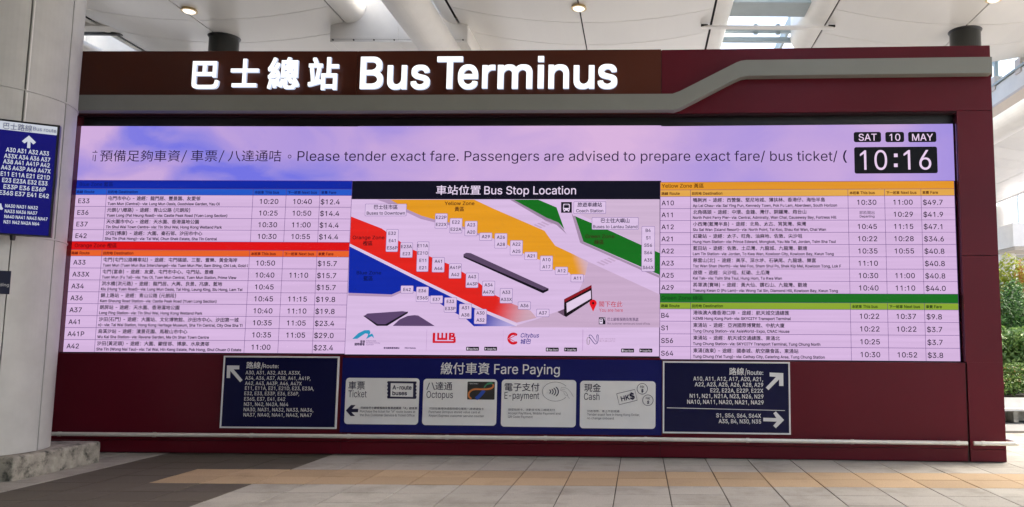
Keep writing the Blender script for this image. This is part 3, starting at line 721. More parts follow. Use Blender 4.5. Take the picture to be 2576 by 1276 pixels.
for cx, cy, h_, L in ((1110, 556, 36, ['E22P', 'E22X']), (1147, 568, 36, ['E22', 'E22A']), (1185, 575, 36, ['A23', 'A20']), (1222, 595.5, 18, ['A29']), (1260, 606, 36, ['A26', 'A28']),
    (1299, 623.5, 36, ['A22', 'A25']), (1335.5, 644, 18, ['A21']), (1374.5, 662.5, 36, ['A10', 'A17']), (1412.5, 681.5, 18, ['A12']), (1452, 700, 18, ['A11']),
    (986.5, 605.5, 55, ['E32', 'E41', 'E36P']), (1022.5, 629.5, 36, ['E23A', 'E23']), (1063.5, 646, 74, ['E11A', 'E21D', 'E11', 'E21']), (1102.5, 666.5, 36, ['A41', 'A46']), (1145, 682, 36, ['A41P', 'A42']),
    (1187.5, 705.5, 36, ['A43', 'A43P']), (1229, 726, 36, ['A34', 'A47X']), (1273.5, 744.5, 36, ['A33', 'A33X']), (1319, 769, 18, ['A36']), (1365.5, 787.5, 18, ['A37']),
    (1024, 728.5, 18, ['E42']), (1062.5, 740.5, 36, ['E36', 'E36S']), (1098, 753.5, 18, ['E37']), (1133, 767.5, 36, ['E33', 'E33P']), (1170.5, 783.5, 36, ['A31', 'A38']), (1208.5, 796.5, 36, ['A30', 'A32'])):
    tag_box(cx, cy, W1, h_, L)
tag_box(1630.5, 626.5, 32, 112, ['B4', 'S1', 'S56', 'S64', 'A35', 'S64X'])
tag_box(970.5, 528.5, 104, 29, [('巴士往市區', 9.5), ('Buses to Downtown', 7.6)], cap=9)
tag_box(1483.5, 522.5, 80, 29, [('旅遊車總站', 9.5), ('Coach Station', 7.6)], cap=9)
tag_box(1547.5, 562.5, 116, 29, [('巴士往大嶼山', 9.5), ('Buses to Lantau Island', 7.6)], cap=9)
T = Text(FB, mo + .010)
for s, cx, y, cap, wd in (('Yellow Zone', 1156, 516, 8.5, 75), ('黃區', 1155.5, 531, 9.5, 24), ('Orange Zone', 927, 602, 8.5, 80), ('橙區', 925, 617, 9.5, 24), ('Green Zone', 1509, 599, 8.5, 73), ('綠區', 1507, 614, 9.5, 24)):
    T.px(s, cx - wd / 2, y, cap, cx + wd / 2, bold=.016)
T.mk('lettering', glow('#3A1016'), field)
T = Text(FB, mo + .010)
for s, cx, y, cap, wd in (('Blue Zone', 928, 690.5, 8.5, 62), ('藍區', 926, 705.5, 9.5, 24)):
    T.px(s, cx - wd / 2, y, cap, cx + wd / 2, bold=.016)
T.mk('lettering', glow('#0A1248'), field)
T = Text(FB, mo + .010); T.px('閣下在此', 1507, 771, 11.5, 1566); T.px('You are here', 1507, 784.5, 8.5, 1567); T.mk('lettering', glow('#C0283C'), field)
T = Text(FB, mo + .010); T.px('巴士顧客服務及售票處', 1528, 807, 6.8, 1606, bold=.01); T.px('Bus customer service and ticket offices', 1528, 816.5, 5, 1635); T.mk('lettering', glow('#5A4468'), field)
# pictograms: bus plate and ticket machine plate
area([(1411.5, 508.5), (1438.5, 508.5), (1438.5, 535.5), (1411.5, 535.5)], glow('#0C0C1A'), 5, 'bus_pictogram')
WB = glow('#E8D4F0')
b = MB()
def pz(x, y, lv): return FB.uv(x, y, mo + .0012 * lv)
def pr(bb, x0, y0, x1, y1, lv, r=None):
    a = pz(x0, y1, lv); c = pz(x1, y0, lv); o = mo + .0012 * lv
    bb.flat(FB, rrect(a[0], a[1], c[0], c[1], r, 3) if r else rect(a[0], a[1], c[0], c[1]), o)
pr(b, 1416.5, 513, 1433.5, 530, 6, .018); pr(b, 1418, 529, 1421.5, 532.5, 6); pr(b, 1428.5, 529, 1432, 532.5, 6); b.mk('bus_pictogram', WB, field)
b = MB(); pr(b, 1418.5, 516, 1431.5, 523.5, 7, .006); pr(b, 1418.5, 526, 1421, 528.3, 7); pr(b, 1429, 526, 1431.5, 528.3, 7); pr(b, 1420, 514, 1430, 515.2, 7); b.mk('bus_pictogram', glow('#0C0C1A'), field)
area([(1506.5, 798.5), (1523, 798.5), (1523, 816), (1506.5, 816)], glow('#0E0E20'), 5, 'ticket_office_pictogram')
b = MB(); pr(b, 1508, 802, 1516.5, 814.5, 6, .008); pr(b, 1518, 800, 1522, 801.2, 6); pr(b, 1520.8, 800, 1522, 806, 6); b.mk('ticket_office_pictogram', WB, field)
b = MB(); pr(b, 1509.5, 803.5, 1515, 805.5, 7); pr(b, 1509.5, 807.5, 1515, 809.5, 7); b.mk('ticket_office_pictogram', glow('#0E0E20'), field)
# operators' strip: logos
for x in (1073, 1265.5, 1466):
    b = MB(); pr(b, x - .7, 829, x + .7, 882, 3); b.mk('divider', glow('#8A5A9A'), field)
def strip(P, wd, m, lv, name, closed=False):
    """painted stroke of varying width along pixel points"""
    n = len(P); V = []; o = mo + .0012 * lv
    for i, (x, y) in enumerate(P):
        a = P[max(i - 1, 0)]; c = P[min(i + 1, n - 1)]; dx, dy = c[0] - a[0], c[1] - a[1]; L = math.hypot(dx, dy) or 1
        ww = wd[i] if isinstance(wd, (list, tuple)) else wd
        nx, ny = -dy / L * ww / 2, dx / L * ww / 2
        V += [FB.pt(*FB.uv(x + nx, y + ny, o), o), FB.pt(*FB.uv(x - nx, y - ny, o), o)]
    return mk(name, V, [(2 * i, 2 * i + 1, 2 * i + 3, 2 * i + 2) for i in range(n - 1)], m, field)
teal = glow('#2A93BC')
area([(886, 853), (902, 838), (917, 831), (929, 830.5), (932, 836), (929, 843), (936, 839), (939, 844), (941, 851), (935, 846), (927, 850), (921, 853), (925, 845), (926, 840), (919, 839), (908, 846), (899, 852.5)], teal, 4, 'airport_logo')
T = Text(FB, mo + .006); T.px('香港', 906, 862.5, 5.5, 918, bold=.03); T.px('國際機場', 892, 869, 5.5, 917, bold=.03); T.mk('lettering', glow('#2A1E40'), field)
T = Text(FB, mo + .006)
for s, y in (('HONG KONG', 859.5), ('INTERNATIONAL', 864.5), ('AIRPORT', 869)): T.px(s, 921, y, 3.2, 921 + len(s) * 2.75)
T.mk('lettering', glow('#6A4A80'), field)
red = glow('#CF1426')
b = MB(); pr(b, 1088, 837.5, 1095, 862, 4); pr(b, 1088, 858.5, 1144, 863, 4, .01)
for x0, y0, x1, y1 in ((1099.5, 837.5, 1105, 855), (1110, 837.5, 1115, 855), (1120, 837.5, 1125.5, 855), (1099.5, 850.5, 1125.5, 855.5), (1129, 837.5, 1135, 855.5)): pr(b, x0, y0, x1, y1, 5)
for (y0, y1, xx) in ((837.5, 847, 1144), (846, 856, 1146)):
    pr(b, 1135, y0, xx - 3, y0 + 3.4, 5); pr(b, 1135, y1 - 3.4, xx - 3, y1, 5); pr(b, xx - 5, y0 + 1, xx, y1 - 1, 5)
pr(b, 1140.5, 853, 1146.5, 862, 5); b.mk('operator_logo', red, field)
arc_ = [(1291.5 + 12 * math.cos(a), 852 - 12 * math.sin(a)) for a in [math.radians(42 + k * 276 / 22) for k in range(23)]]
strip(arc_, [4] + [6.5] * 21 + [4], red, 4, 'operator_logo')
area([(1277.5, 852), (1297, 842.5), (1296, 847), (1304, 846), (1304, 857), (1296, 857), (1297, 861)], glow('#D8BBE2'), 6, 'operator_logo')
area([(1279, 852), (1296, 843.5), (1297.5, 844.5), (1283, 852), (1297.5, 860.5), (1296, 861)], red, 7, 'operator_logo')
T = Text(FB, mo + .006); T.px('Citybus', 1309, 849, 10.5, 1355, slant=.2, bold=.012, res=3); T.px('城巴', 1308.5, 864.5, 10, 1335, slant=.12, bold=.02); T.mk('lettering', glow('#2A2A86'), field)
for P in ([(1477, 866), (1476.5, 855), (1478, 850), (1482, 849), (1484, 852)], [(1478, 867), (1482, 866), (1483, 855)]): strip(P, 1.3, glow('#7A7468'), 4, 'operator_logo')
for P in ([(1481, 846), (1484, 842.5), (1488, 844), (1501, 862), (1501, 846), (1502.5, 842), (1505, 843), (1504.5, 858), (1502, 864), (1497, 866), (1493, 862), (1482, 847)],): strip(P, 1.5, glow('#1C2A6A'), 4, 'operator_logo')
T = Text(FB, mo + .006); T.px('NEW LANTAO BUS', 1508, 854, 3, 1548); T.px('新大嶼山巴士', 1508, 860, 3.4, 1548); T.mk('lettering', glow('#A88AA8'), field)
for x, s in ((1188.5, 'App Store'), (1234, 'Google Play'), (1389, 'App Store'), (1435, 'Google Play'), (1578.5, 'App Store'), (1624.5, 'Google Play')):
    y = 877.5 if x < 1300 else (879.5 if x < 1500 else 882)
    b = MB(); pr(b, x - 16, y - 4.8, x + 16.5, y + 4.8, 4, .008); bd = b.mk('app_badge', glow('#0C0A10'), led)
    T = Text(FB, mo + .0065); T.px(s, x - 8.5, y + 2.6, 4.6, x + 14, bold=.02)
    o = T.off
    b = MB(); a = FB.uv(x - 14, y + 3, o); c = FB.uv(x - 10, y - 3, o)
    if s[0] == 'A': b.flat(FB, rrect(a[0], a[1], c[0], c[1], .008, 4), o)
    else: b.flat(FB, [(a[0], a[1]), (c[0], (a[1] + c[1]) / 2), (a[0], c[1])], o)
    T.F += [tuple(i + len(T.V) for i in f) for f in b.F]; T.V += b.V
    T.mk('lettering', glow('#CFC6D4'), bd)
T = Text(FB, mo + .006); T.px('香港國際機場網站', 965, 877.5, 3.8, 1005, bold=.03); T.px('HKIA Website', 1018, 877.5, 3.8, 1046, bold=.03); T.mk('lettering', glow('#3A2450'), field)

# ================================================================== PRINTED SIGNS UNDER THE SCREEN
def framed_sign(fr, x0, y0, x1, y1, label, yc0, yc1):
    o = .028
    a = fr.uv(x0, yc1, o); c = fr.uv(x1, yc0, o)
    base = fr.pt((a[0] + c[0]) / 2, a[1], 0)
    s = thing('direction_sign', base, label, 'sign')
    bw = .022
    MB().slab(fr, rect(a[0] + bw, a[1] + bw, c[0] - bw, c[1] - bw), .004, o - .006).mk('sign_face', navy, s)
    b = MB(); b.slab(fr, rect(a[0], a[1], c[0], a[1] + bw), .003, o); b.slab(fr, rect(a[0], c[1] - bw, c[0], c[1]), .003, o)
    b.slab(fr, rect(a[0], a[1] + bw, a[0] + bw, c[1] - bw), .003, o); b.slab(fr, rect(c[0] - bw, a[1] + bw, c[0], c[1] - bw), .003, o)
    b.mk('frame', white_p, s); return s
def arrow_px(fr, pts, off, m, parent, name='arrow'):
    V = [fr.pt(*fr.uv(x, y, off), off) for x, y in pts]
    return mk(name, V, [tuple(range(len(V)))], m, parent)
sL = framed_sign(FA, 552, 893, 853.5, 1078, 'navy route sign with arrow up left, listing A30 to NA47, left of the fare panel', 897, 1077)
T = Text(FA, .0235)
T.px('路線', 619.5, 926, 13.5, 655, bold=.012); T.px('/', 656, 928, 15, 662); T.px('Route:', 662, 926, 9.5, 701, bold=.01)
cs = lambda X: 530 + X / 6.076
for s, x0, x1, y in (('A30, A31, A32, A33, A33X,', 533, 1375, 376), ('A34, A36, A37, A38, A41, A41P,', 527, 1525, 458), ('A42, A43, A43P, A46, A47X', 524, 1390, 539), ('E11, E11A, E21, E21D, E23, E23A,', 524, 1577, 613),
                     ('E32, E33, E33P, E36, E36P,', 515, 1350, 694), ('E36S, E37, E41, E42', 512, 1137, 778), ('N31, N42, N42A, N64', 508, 1185, 858), ('NA30, NA31, NA32, NA33, NA36,', 503, 1568, 940), ('NA37, NA40, NA41, NA43, NA47', 500, 1543, 1020)):
    T.px(s, cs(x0), 880 + y / 6.076, 8.8, cs(x1), bold=.008)
T.mk('lettering', white_p, sL)
cy_ = lambda X, Y: (530 + X / 6.076, 880 + Y / 6.076)
arrow_px(FA, [cy_(*p) for p in ((250, 240), (438, 242), (437, 300), (350, 300), (488, 464), (450, 497), (300, 325), (297, 433), (243, 432))], .0235, white_p, sL)
sR = framed_sign(FC, 1667, 905, 1987, 1100, 'navy route sign with arrows up right and right, right of the fare panel', 911, 1090)
q = lambda X, Y: (1660 + X / 5.8, 890 + Y / 5.8)
T = Text(FC, .0235)
T.px('路線', q(1012, 0)[0], 890 + 302 / 5.8, 14.5, q(1228, 0)[0], bold=.015); T.px('/', q(1238, 0)[0], 890 + 312 / 5.8, 16, q(1268, 0)[0]); T.px('Route:', q(1273, 0)[0], 890 + 306 / 5.8, 10.5, q(1508, 0)[0], bold=.02)
for s, x0, x1, y in (('A10, A11, A12, A17, A20, A21,', 487, 1505, 392), ('A22, A23, A25, A26, A28, A29', 510, 1508, 475), ('E22, E22A, E22P, E22X', 737, 1508, 563), ('N11, N21, N21A, N23, N26, N29', 435, 1512, 643), ('NA10, NA11, NA20, NA21, NA29', 398, 1515, 729),
                     ('S1, S56, S64, S64X', 822, 1477, 928), ('A35, B4, N30, N35', 858, 1477, 1012)):
    T.px(s, q(x0, 0)[0], 890 + y / 5.8, 9.8, q(x1, 0)[0], bold=.022)
T.mk('lettering', white_p, sR)
arrow_px(FC, [q(*p) for p in ((1600, 275), (1800, 283), (1803, 472), (1740, 470), (1740, 375), (1585, 532), (1545, 495), (1693, 340), (1602, 332))], .0235, white_p, sR)
arrow_px(FC, [q(*p) for p in ((1508, 934), (1700, 940), (1655, 870), (1692, 842), (1812, 968), (1692, 1088), (1653, 1050), (1705, 992), (1508, 986))], .0235, white_p, sR)
arrow_px(FC, [q(*p) for p in ((103, 784), (1825, 826), (1825, 834), (103, 794))], .0235, white_p, sR, 'divider')

fare = thing('fare_sign', FB.pt(FB.L / 2, .55, 0), 'wide blue fare paying panel with four pale cards under the map', 'sign')
zf1 = (FB.uv(900, 898, .02)[1] + FB.uv(1600, 908, .02)[1]) / 2; zf0 = (FB.uv(900, 1086, .02)[1] + FB.uv(1600, 1097, .02)[1]) / 2
MB().slab(FB, rect(FB.uv(858, 1000, .02)[0], zf0, FB.uv(1664.5, 1000, .02)[0], zf1), .003, .02).mk('sign_face', mat('blue_fare_enamel', (.010, .013, .13), rough=.25, spec=.25, var=.05), fare)
T = Text(FB, .0235); T.px('繳付車資', 1108.5, 939, 23.5, 1231, bold=.008, cjk=1.0); T.px('Fare Paying', 1243, 940.5, 24, 1408, bold=.008, res=3); T.mk('lettering', white_p, fare)
cards = []
for x0, y0, x1, y1 in ((868, 952, 1053.5, 1067), (1063.5, 954.5, 1249.5, 1069.5), (1261, 956.5, 1449, 1073.5), (1459, 959.5, 1649, 1077.5)):
    ym = (y0 + y1) / 2
    a = FB.uv(x0, y1, .024); c = FB.uv(x1, y0, .024)
    ua = FB.uv(x0, ym, .024)[0]; ub = FB.uv(x1, ym, .024)[0]
    cards.append(MB().slab(FB, rrect(ua, a[1], ub, c[1], .05, 6), .0205, .024).mk('fare_card', card_p, fare))
v = lambda X, Y: (850 + X / 6.076, 890 + Y / 6.076); w2 = lambda X, Y: (1250 + X / 6.076, 890 + Y / 6.076)
CO = .0265
T = Text(FB, CO); T.px('車票', v(160, 0)[0], 890 + 535 / 6.076, 16.5, v(412, 0)[0], bold=.006); T.px('Ticket', v(158, 0)[0], 890 + 665 / 6.076, 17, v(437, 0)[0])
T.px('可前往巴士顧客服務及售票處購買「A」線車票', v(345, 0)[0], 890 + 843 / 6.076, 5.6, v(1212, 0)[0], cjk=.9, bold=.01)
T.px('Purchase the ticket for "A" route buses at', v(336, 0)[0], 890 + 897 / 6.076, 5.8, v(1182, 0)[0]); T.px('the Bus Customer Service & Ticket Office', v(334, 0)[0], 890 + 953 / 6.076, 5.8, v(1172, 0)[0])
T.mk('lettering', ink, cards[0])
arrow_px(FB, [v(*p) for p in ((122, 868), (200, 785), (270, 785), (215, 843), (312, 843), (308, 895), (208, 895), (262, 953), (195, 953))], CO, ink, cards[0])
tk = [v(765, 420), v(1200, 425)] + [v(1204 - (14 if k % 2 else 0), 445 + k * 27) for k in range(9)] + [v(1190, 690), v(760, 685)] + [v(750 + (16 if k % 2 else 0), 660 - k * 28) for k in range(9)]
area2 = arrow_px(FB, tk, CO, ink, cards[0], 'ticket_pictogram')
arrow_px(FB, [v(808, 450), v(1152, 455), v(1147, 662), v(803, 655)], CO + .001, card_p, cards[0], 'ticket_pictogram')
T = Text(FB, CO + .002); T.px('A-route', v(835, 0)[0], 890 + 545 / 6.076, 9.8, v(1125, 0)[0], bold=.035, res=3); T.px('buses', v(832, 0)[0], 890 + 632 / 6.076, 9.8, v(1055, 0)[0], bold=.035, res=3); T.mk('lettering', ink, cards[0])
T = Text(FB, CO); T.px('八達通', v(1355, 0)[0], 890 + 545 / 6.076, 16.5, v(1748, 0)[0], bold=.006); T.px('Octopus', v(1353, 0)[0], 890 + 675 / 6.076, 17, v(1758, 0)[0])
T.px('可前往機場快綫服務櫃位購買八達通儲值卡', v(1397, 0)[0], 890 + 853 / 6.076, 5.4, v(2230, 0)[0], cjk=.9)
T.px('Purchase Octopus stored value card at', v(1388, 0)[0], 890 + 905 / 6.076, 5.6, v(2175, 0)[0]); T.px('Airport Express customer service counter', v(1386, 0)[0], 890 + 962 / 6.076, 5.6, v(2232, 0)[0])
T.mk('lettering', ink, cards[1])
ca = FB.uv(*v(1975, 700), CO); cc = FB.uv(*v(2400, 430), CO)
MB().flat(FB, rrect(ca[0], ca[1], cc[0], cc[1], .012, 3), CO).mk('payment_card_picture', mat('card_black', (.03, .03, .03), rough=.4), cards[1])
def ribbon(P, wd, m, off, parent, name, frame=FB):
    n = len(P); V = []
    for i, (x, y) in enumerate(P):
        a = P[max(i - 1, 0)]; c = P[min(i + 1, n - 1)]; dx, dy = c[0] - a[0], c[1] - a[1]; L = math.hypot(dx, dy) or 1
        ww = wd[i] if isinstance(wd, (list, tuple)) else wd
        nx, ny = -dy / L * ww / 2, dx / L * ww / 2
        V += [frame.pt(*frame.uv(x + nx, y + ny, off), off), frame.pt(*frame.uv(x - nx, y - ny, off), off)]
    return mk(name, V, [(2 * i, 2 * i + 1, 2 * i + 3, 2 * i + 2) for i in range(n - 1)], m, parent)
def smooth(P, k=4):
    R = []
    for i in range(len(P) - 1):
        p0, p1, p2, p3 = P[max(i - 1, 0)], P[i], P[i + 1], P[min(i + 2, len(P) - 1)]
        for j in range(k):
            t = j / k
            R.append(tuple(.5 * ((2 * p1[a]) + (-p0[a] + p2[a]) * t + (2 * p0[a] - 5 * p1[a] + 4 * p2[a] - p3[a]) * t * t + (-p0[a] + 3 * p1[a] - 3 * p2[a] + p3[a]) * t ** 3) for a in (0, 1)))
    return R + [P[-1]]
ribbon(smooth([v(2110, 690), v(2170, 640), v(2235, 560)]), 9, mat('print_blue', (.02, .08, .45)), CO + .001, cards[1], 'card_swirl')
ribbon(smooth([v(2235, 520), v(2275, 470), v(2340, 450), v(2375, 470)]), [3] * 5 + [5] * 5 + [3] * 3, mat('print_green', (.06, .3, .15)), CO + .001, cards[1], 'card_swirl')
ribbon(smooth([v(2040, 690), v(2000, 650), v(2010, 590), v(2080, 545), v(2220, 545), v(2330, 535), v(2375, 500), v(2370, 465)]), 4.4, mat('print_orange', (.65, .22, .06)), CO + .002, cards[1], 'card_swirl')
T = Text(FB, CO + .001); T.px('八達通 Octopus', v(1998, 0)[0], 890 + 465 / 6.076, 3, v(2145, 0)[0]); T.mk('lettering', white_p, cards[1])
T = Text(FB, CO); T.px('電子支付', w2(118, 0)[0], 890 + 560 / 6.076, 16.5, w2(648, 0)[0], bold=.006); T.px('E-payment', w2(115, 0)[0], 890 + 688 / 6.076, 17, w2(645, 0)[0])
T.px('接受信用卡、流動支付及二維碼支付', w2(172, 0)[0], 890 + 870 / 6.076, 5.4, w2(888, 0)[0], cjk=.9); T.px('Accept PayWave, Mobile Payment and', w2(170, 0)[0], 890 + 925 / 6.076, 5.6, w2(970, 0)[0]); T.px('QR Code Payment', w2(170, 0)[0], 890 + 980 / 6.076, 5.6, w2(545, 0)[0])
T.mk('lettering', ink, cards[2])
el = [w2(893 + 198 * math.cos(a), 580 + 146 * math.sin(a)) for a in [math.radians(35 + k * 290 / 30) for k in range(31)]]
ribbon(el, .8, ink, CO, cards[2], 'contactless_pictogram')
for cx, r, w_ in ((770, 50, 2.6), (790, 70, 2.4), (800, 98, 2.4), (815, 125, 2.6)):
    ribbon([w2(cx + r * math.cos(a) + 0, 580 + r * .78 * math.sin(a)) for a in [math.radians(-48 + k * 96 / 10) for k in range(11)]], [1] + [w_] * 9 + [1], ink, CO, cards[2], 'contactless_pictogram')
for P in ([(975, 560), (985, 515), (1045, 520), (1085, 540), (1130, 590), (1170, 660)], [(975, 560), (1000, 570), (1040, 575)], [(1020, 590), (1040, 630), (1075, 640), (1110, 685)], [(1040, 575), (1070, 610), (1085, 640)], [(990, 545), (1040, 545)]):
    ribbon([w2(*p) for p in P], .7, mat('print_grey', (.2, .2, .22)), CO, cards[2], 'hand_pictogram')
T = Text(FB, CO); T.px('現金', w2(1335, 0)[0], 890 + 572 / 6.076, 16.5, w2(1588, 0)[0], bold=.006); T.px('Cash', w2(1330, 0)[0], 890 + 705 / 6.076, 17, w2(1567, 0)[0])
T.px('只收港幣，車上不設找續', w2(1380, 0)[0], 890 + 892 / 6.076, 5.4, w2(1872, 0)[0], cjk=.9); T.px('Tender exact fare in Hong Kong Dollar,', w2(1380, 0)[0], 890 + 945 / 6.076, 5.6, w2(2185, 0)[0]); T.px('no change onboard', w2(1380, 0)[0], 890 + 1002 / 6.076, 5.6, w2(1785, 0)[0])
un, zn = FB.uv(*w2(1905, 728), CO); cpm = FB.uv(*w2(1905, 655), CO)[1] - zn
T.line('HK', un, zn, cpm, rot=.24, bold=.03, res=3); un, zn = FB.uv(*w2(2040, 700), CO); cpm = FB.uv(*w2(2040, 612), CO)[1] - zn; T.line('$', un, zn, cpm, rot=.24, bold=.05, res=3)
for cx, cy, rt in ((2222, 537, -.1), (2308, 712, -.15)):
    uu, zz = FB.uv(*w2(cx, cy - 12), CO); T.line('HK', uu, zz, .035, rot=rt, align='c', bold=.01); uu, zz = FB.uv(*w2(cx, cy + 52), CO); T.line('$', uu, zz, .04, rot=rt, align='c', bold=.04)
T.mk('lettering', ink, cards[3])
ribbon([w2(*p) for p in ((1830, 612), (2108, 547), (2145, 712), (1870, 780), (1830, 612), (1880, 600))], 1.3, ink, CO, cards[3], 'banknote_pictogram')
for cx, cy in ((2222, 537), (2308, 712)):
    ribbon([w2(cx + 80 * math.cos(a), cy + 82 * math.sin(a)) for a in [k * 2 * math.pi / 24 for k in range(26)]], 1.3, ink, CO, cards[3], 'coin_pictogram')

# ================================================================== BIG ROUND COLUMN ON ITS PLINTH
pc1 = on_z(36, 1212, 0); pc2 = on_z(246, 1162, 0)
PXR = (pc1.x + pc2.x) / 2; PYF = pc1.y; PYB = pc2.y
def concrete_block(name, x0, x1, y0, y1, z1, label):
    bmn = 26; V = []; F = []
    rn = random.Random(5)
    import mathutils.noise as mn
    def side(P00, P10, P11, P01, nx, ny):
        n0 = len(V)
        for j in range(ny + 1):
            for i in range(nx + 1):
                a = P00.lerp(P10, i / nx); b_ = P01.lerp(P11, i / nx); p = a.lerp(b_, j / ny)
                c = Vector(((x0 + x1) / 2, (y0 + y1) / 2, z1 / 2))
                # rounded, chipped arrises
                ex = min(p.x - x0, x1 - p.x); ey = min(p.y - y0, y1 - p.y); ez = z1 - p.z
                r = .035; q = p.copy(); cnt = sorted((ex, ey, ez))
                if cnt[1] < r:
                    inn = Vector((min(max(p.x, x0 + r), x1 - r), min(max(p.y, y0 + r), y1 - r), min(p.z, z1 - r)))
                    d = p - inn
                    if d.length > 0: q = inn + d.normalized() * min(d.length, r)
                dsp = mn.noise(q * 9) * .006 + mn.noise(q * 30) * .004
                out = (q - c); out.z *= .6
                if q.z > .01: q += out.normalized() * dsp
                V.append(q)
        for j in range(ny):
            for i in range(nx):
                a = n0 + j * (nx + 1) + i; F.append((a, a + 1, a + nx + 2, a + nx + 1))
    A, B, C, D = (Vector((x0, y0, 0)), Vector((x1, y0, 0)), Vector((x1, y1, 0)), Vector((x0, y1, 0)))
    up = Vector((0, 0, z1))
    side(A, B, B + up, A + up, 90, 16); side(B, C, C + up, B + up, 90, 16); side(A + up, B + up, C + up, D + up, 70, 60)
    o = mk(name, V, F, concrete, origin=((x0 + x1) / 2, (y0 + y1) / 2, 0), smooth=True)
    return tag(o, label, 'plinth')
ZP = .28
CR = .86
# column centre: right silhouette passes pixel (125,1105) and (187,300)
dv = ray(128, 1108); hx = Vector((dv.x, dv.y, 0)).normalized(); nrm = Vector((-hx.y, hx.x, 0))   # left of the ray
DC = 12.55
cc_ = Vector((0, 0, 0)) + hx * DC + nrm * (CR)
CX, CY = cc_.x, cc_.y
concrete_block('concrete_plinth', PXR - 2.7, PXR, PYF, PYB, ZP, 'stained rough concrete plinth under the big round column at far left')
column = thing('round_column', (CX, CY, ZP), 'large pale grey clad round column standing on the concrete plinth', 'column')
MB().tube([(CX, CY, ZP - .01), (CX, CY, 10.2)], CR - .022, 64).mk('column_core', mat('column_core_grey', (.12, .12, .11), rough=.7), column)
def ang_of(px, py):
    d = ray(px, py); h = Vector((d.x, d.y)); o2 = Vector((0, 0)); c2 = Vector((CX, CY)); hn = h.normalized()
    tca = c2.dot(hn); d2 = c2.length_squared - tca ** 2; th = math.sqrt(max(CR ** 2 - d2, 0)); p = hn * (tca - th)
    return math.atan2(p.y - CY, p.x - CX), CAMH + d.z / h.length * (tca - th)
aJ1, zr1 = ang_of(160, 340); aJ2, zr2 = ang_of(62, 228)
zring = [ZP + .0, ang_of(120, 602)[1], ang_of(110, 240)[1], 9.9]
aj = [aJ2 - 2.1, aJ2, aJ1, aJ1 + 1.35, aJ1 + 2.6]
aj[-1] = aj[0] + 2 * math.pi
for zi in range(3):
    for k in range(4):
        a0, a1 = aj[k] + .0075, aj[k + 1] - .0075
        if k in (1,): a1 -= .008
        z0, z1 = zring[zi] + .006, zring[zi + 1] - .006
        n = max(8, int((a1 - a0) / .06)); V = []
        for rr_ in (CR - .018, CR):
            for z in (z0, z1):
                for i in range(n + 1):
                    a = a0 + (a1 - a0) * i / n; V.append((CX + rr_ * math.cos(a), CY + rr_ * math.sin(a), z))
        m1 = n + 1; F = []
        for i in range(n):
            F.append((2 * m1 + i, 2 * m1 + i + 1, 3 * m1 + i + 1, 3 * m1 + i))
            F.append((m1 + i, m1 + i + 1, 3 * m1 + i + 1, 3 * m1 + i)); F.append((i, i + 1, 2 * m1 + i + 1, 2 * m1 + i))
        F += [(0, m1, 3 * m1, 2 * m1), (n, m1 + n, 3 * m1 + n, 2 * m1 + n)]
        mk('cladding_panel', V, F, colclad, column)
for zi in (1, 2):
    MB().tube([(CX, CY, zring[zi] - .004), (CX, CY, zring[zi] + .012)], CR + .012, 64).mk('ring_trim', colclad, column)
for (pa_, pb_) in (((68, 0), (60, 226)), ((58, 232), (47, 600))):
    aa, z_hi = ang_of(*pa_); ab, z_lo = ang_of(*pb_)
    aa = aJ2 + .02
    q0 = Vector((CX + (CR + .012) * math.cos(aa), CY + (CR + .012) * math.sin(aa), 0))
    z_hi = min(z_hi, 9.8) if pa_[1] else 9.8
    MB().tube([q0 + Vector((0, 0, z_lo)), q0 + Vector((0, 0, z_hi))], .012, 8).mk('cover_strip', mat('white_strip', (.75, .75, .72), rough=.35), column)
# signs on the column
SD = Vector((.87, .49, 0)).normalized()
ps = Vector((CX, CY, 0)) + Vector((SD.y, -SD.x, 0)) * (CR + .16)
FS = Frame((ps.x, ps.y), (ps.x + SD.x, ps.y + SD.y))
xa, ya = FS.uv(-14, 300); xb, yb_ = FS.uv(151.5, 316); zb1 = FS.uv(133, 597)[1]; zt1 = yb_
bs = thing('bus_route_sign', FS.pt((xa + xb) / 2, zb1, -.05), 'navy bus route light box with up arrow fixed to the round column', 'sign')
MB().slab(FS, rect(xa, zb1, xb, zt1), -.10, 0).mk('housing', blackm, bs)
z1f = FS.uv(143, 320)[1]; u1f = FS.uv(143, 340, .004)[0]; zf0_ = FS.uv(100, 592)[1]
navl = glow('#15146A', 1, 'light_box_navy'); whl = glow('#C9CEDA', 1, 'light_box_white')
MB().flat(FS, rect(xa + .03, zf0_, u1f, z1f), .003).mk('sign_face', navl, bs)
zsp = FS.uv(143, 341)[1]; hb = MB().flat(FS, rect(xa + .03, zsp, u1f, z1f), .005).mk('header_strip', whl, bs)
T = Text(FS, .009); T.px('巴士路線', 8, 323, 13.5, 81, bold=.006); T.px('Bus route', 83, 328, 9, 142, bold=.01); T.mk('lettering', mat('sign_navy_print', (.015, .02, .12)), hb)
g_ = lambda X, Y: (X / 2.604, 290 + Y / 2.604)
T = Text(FS, .007)
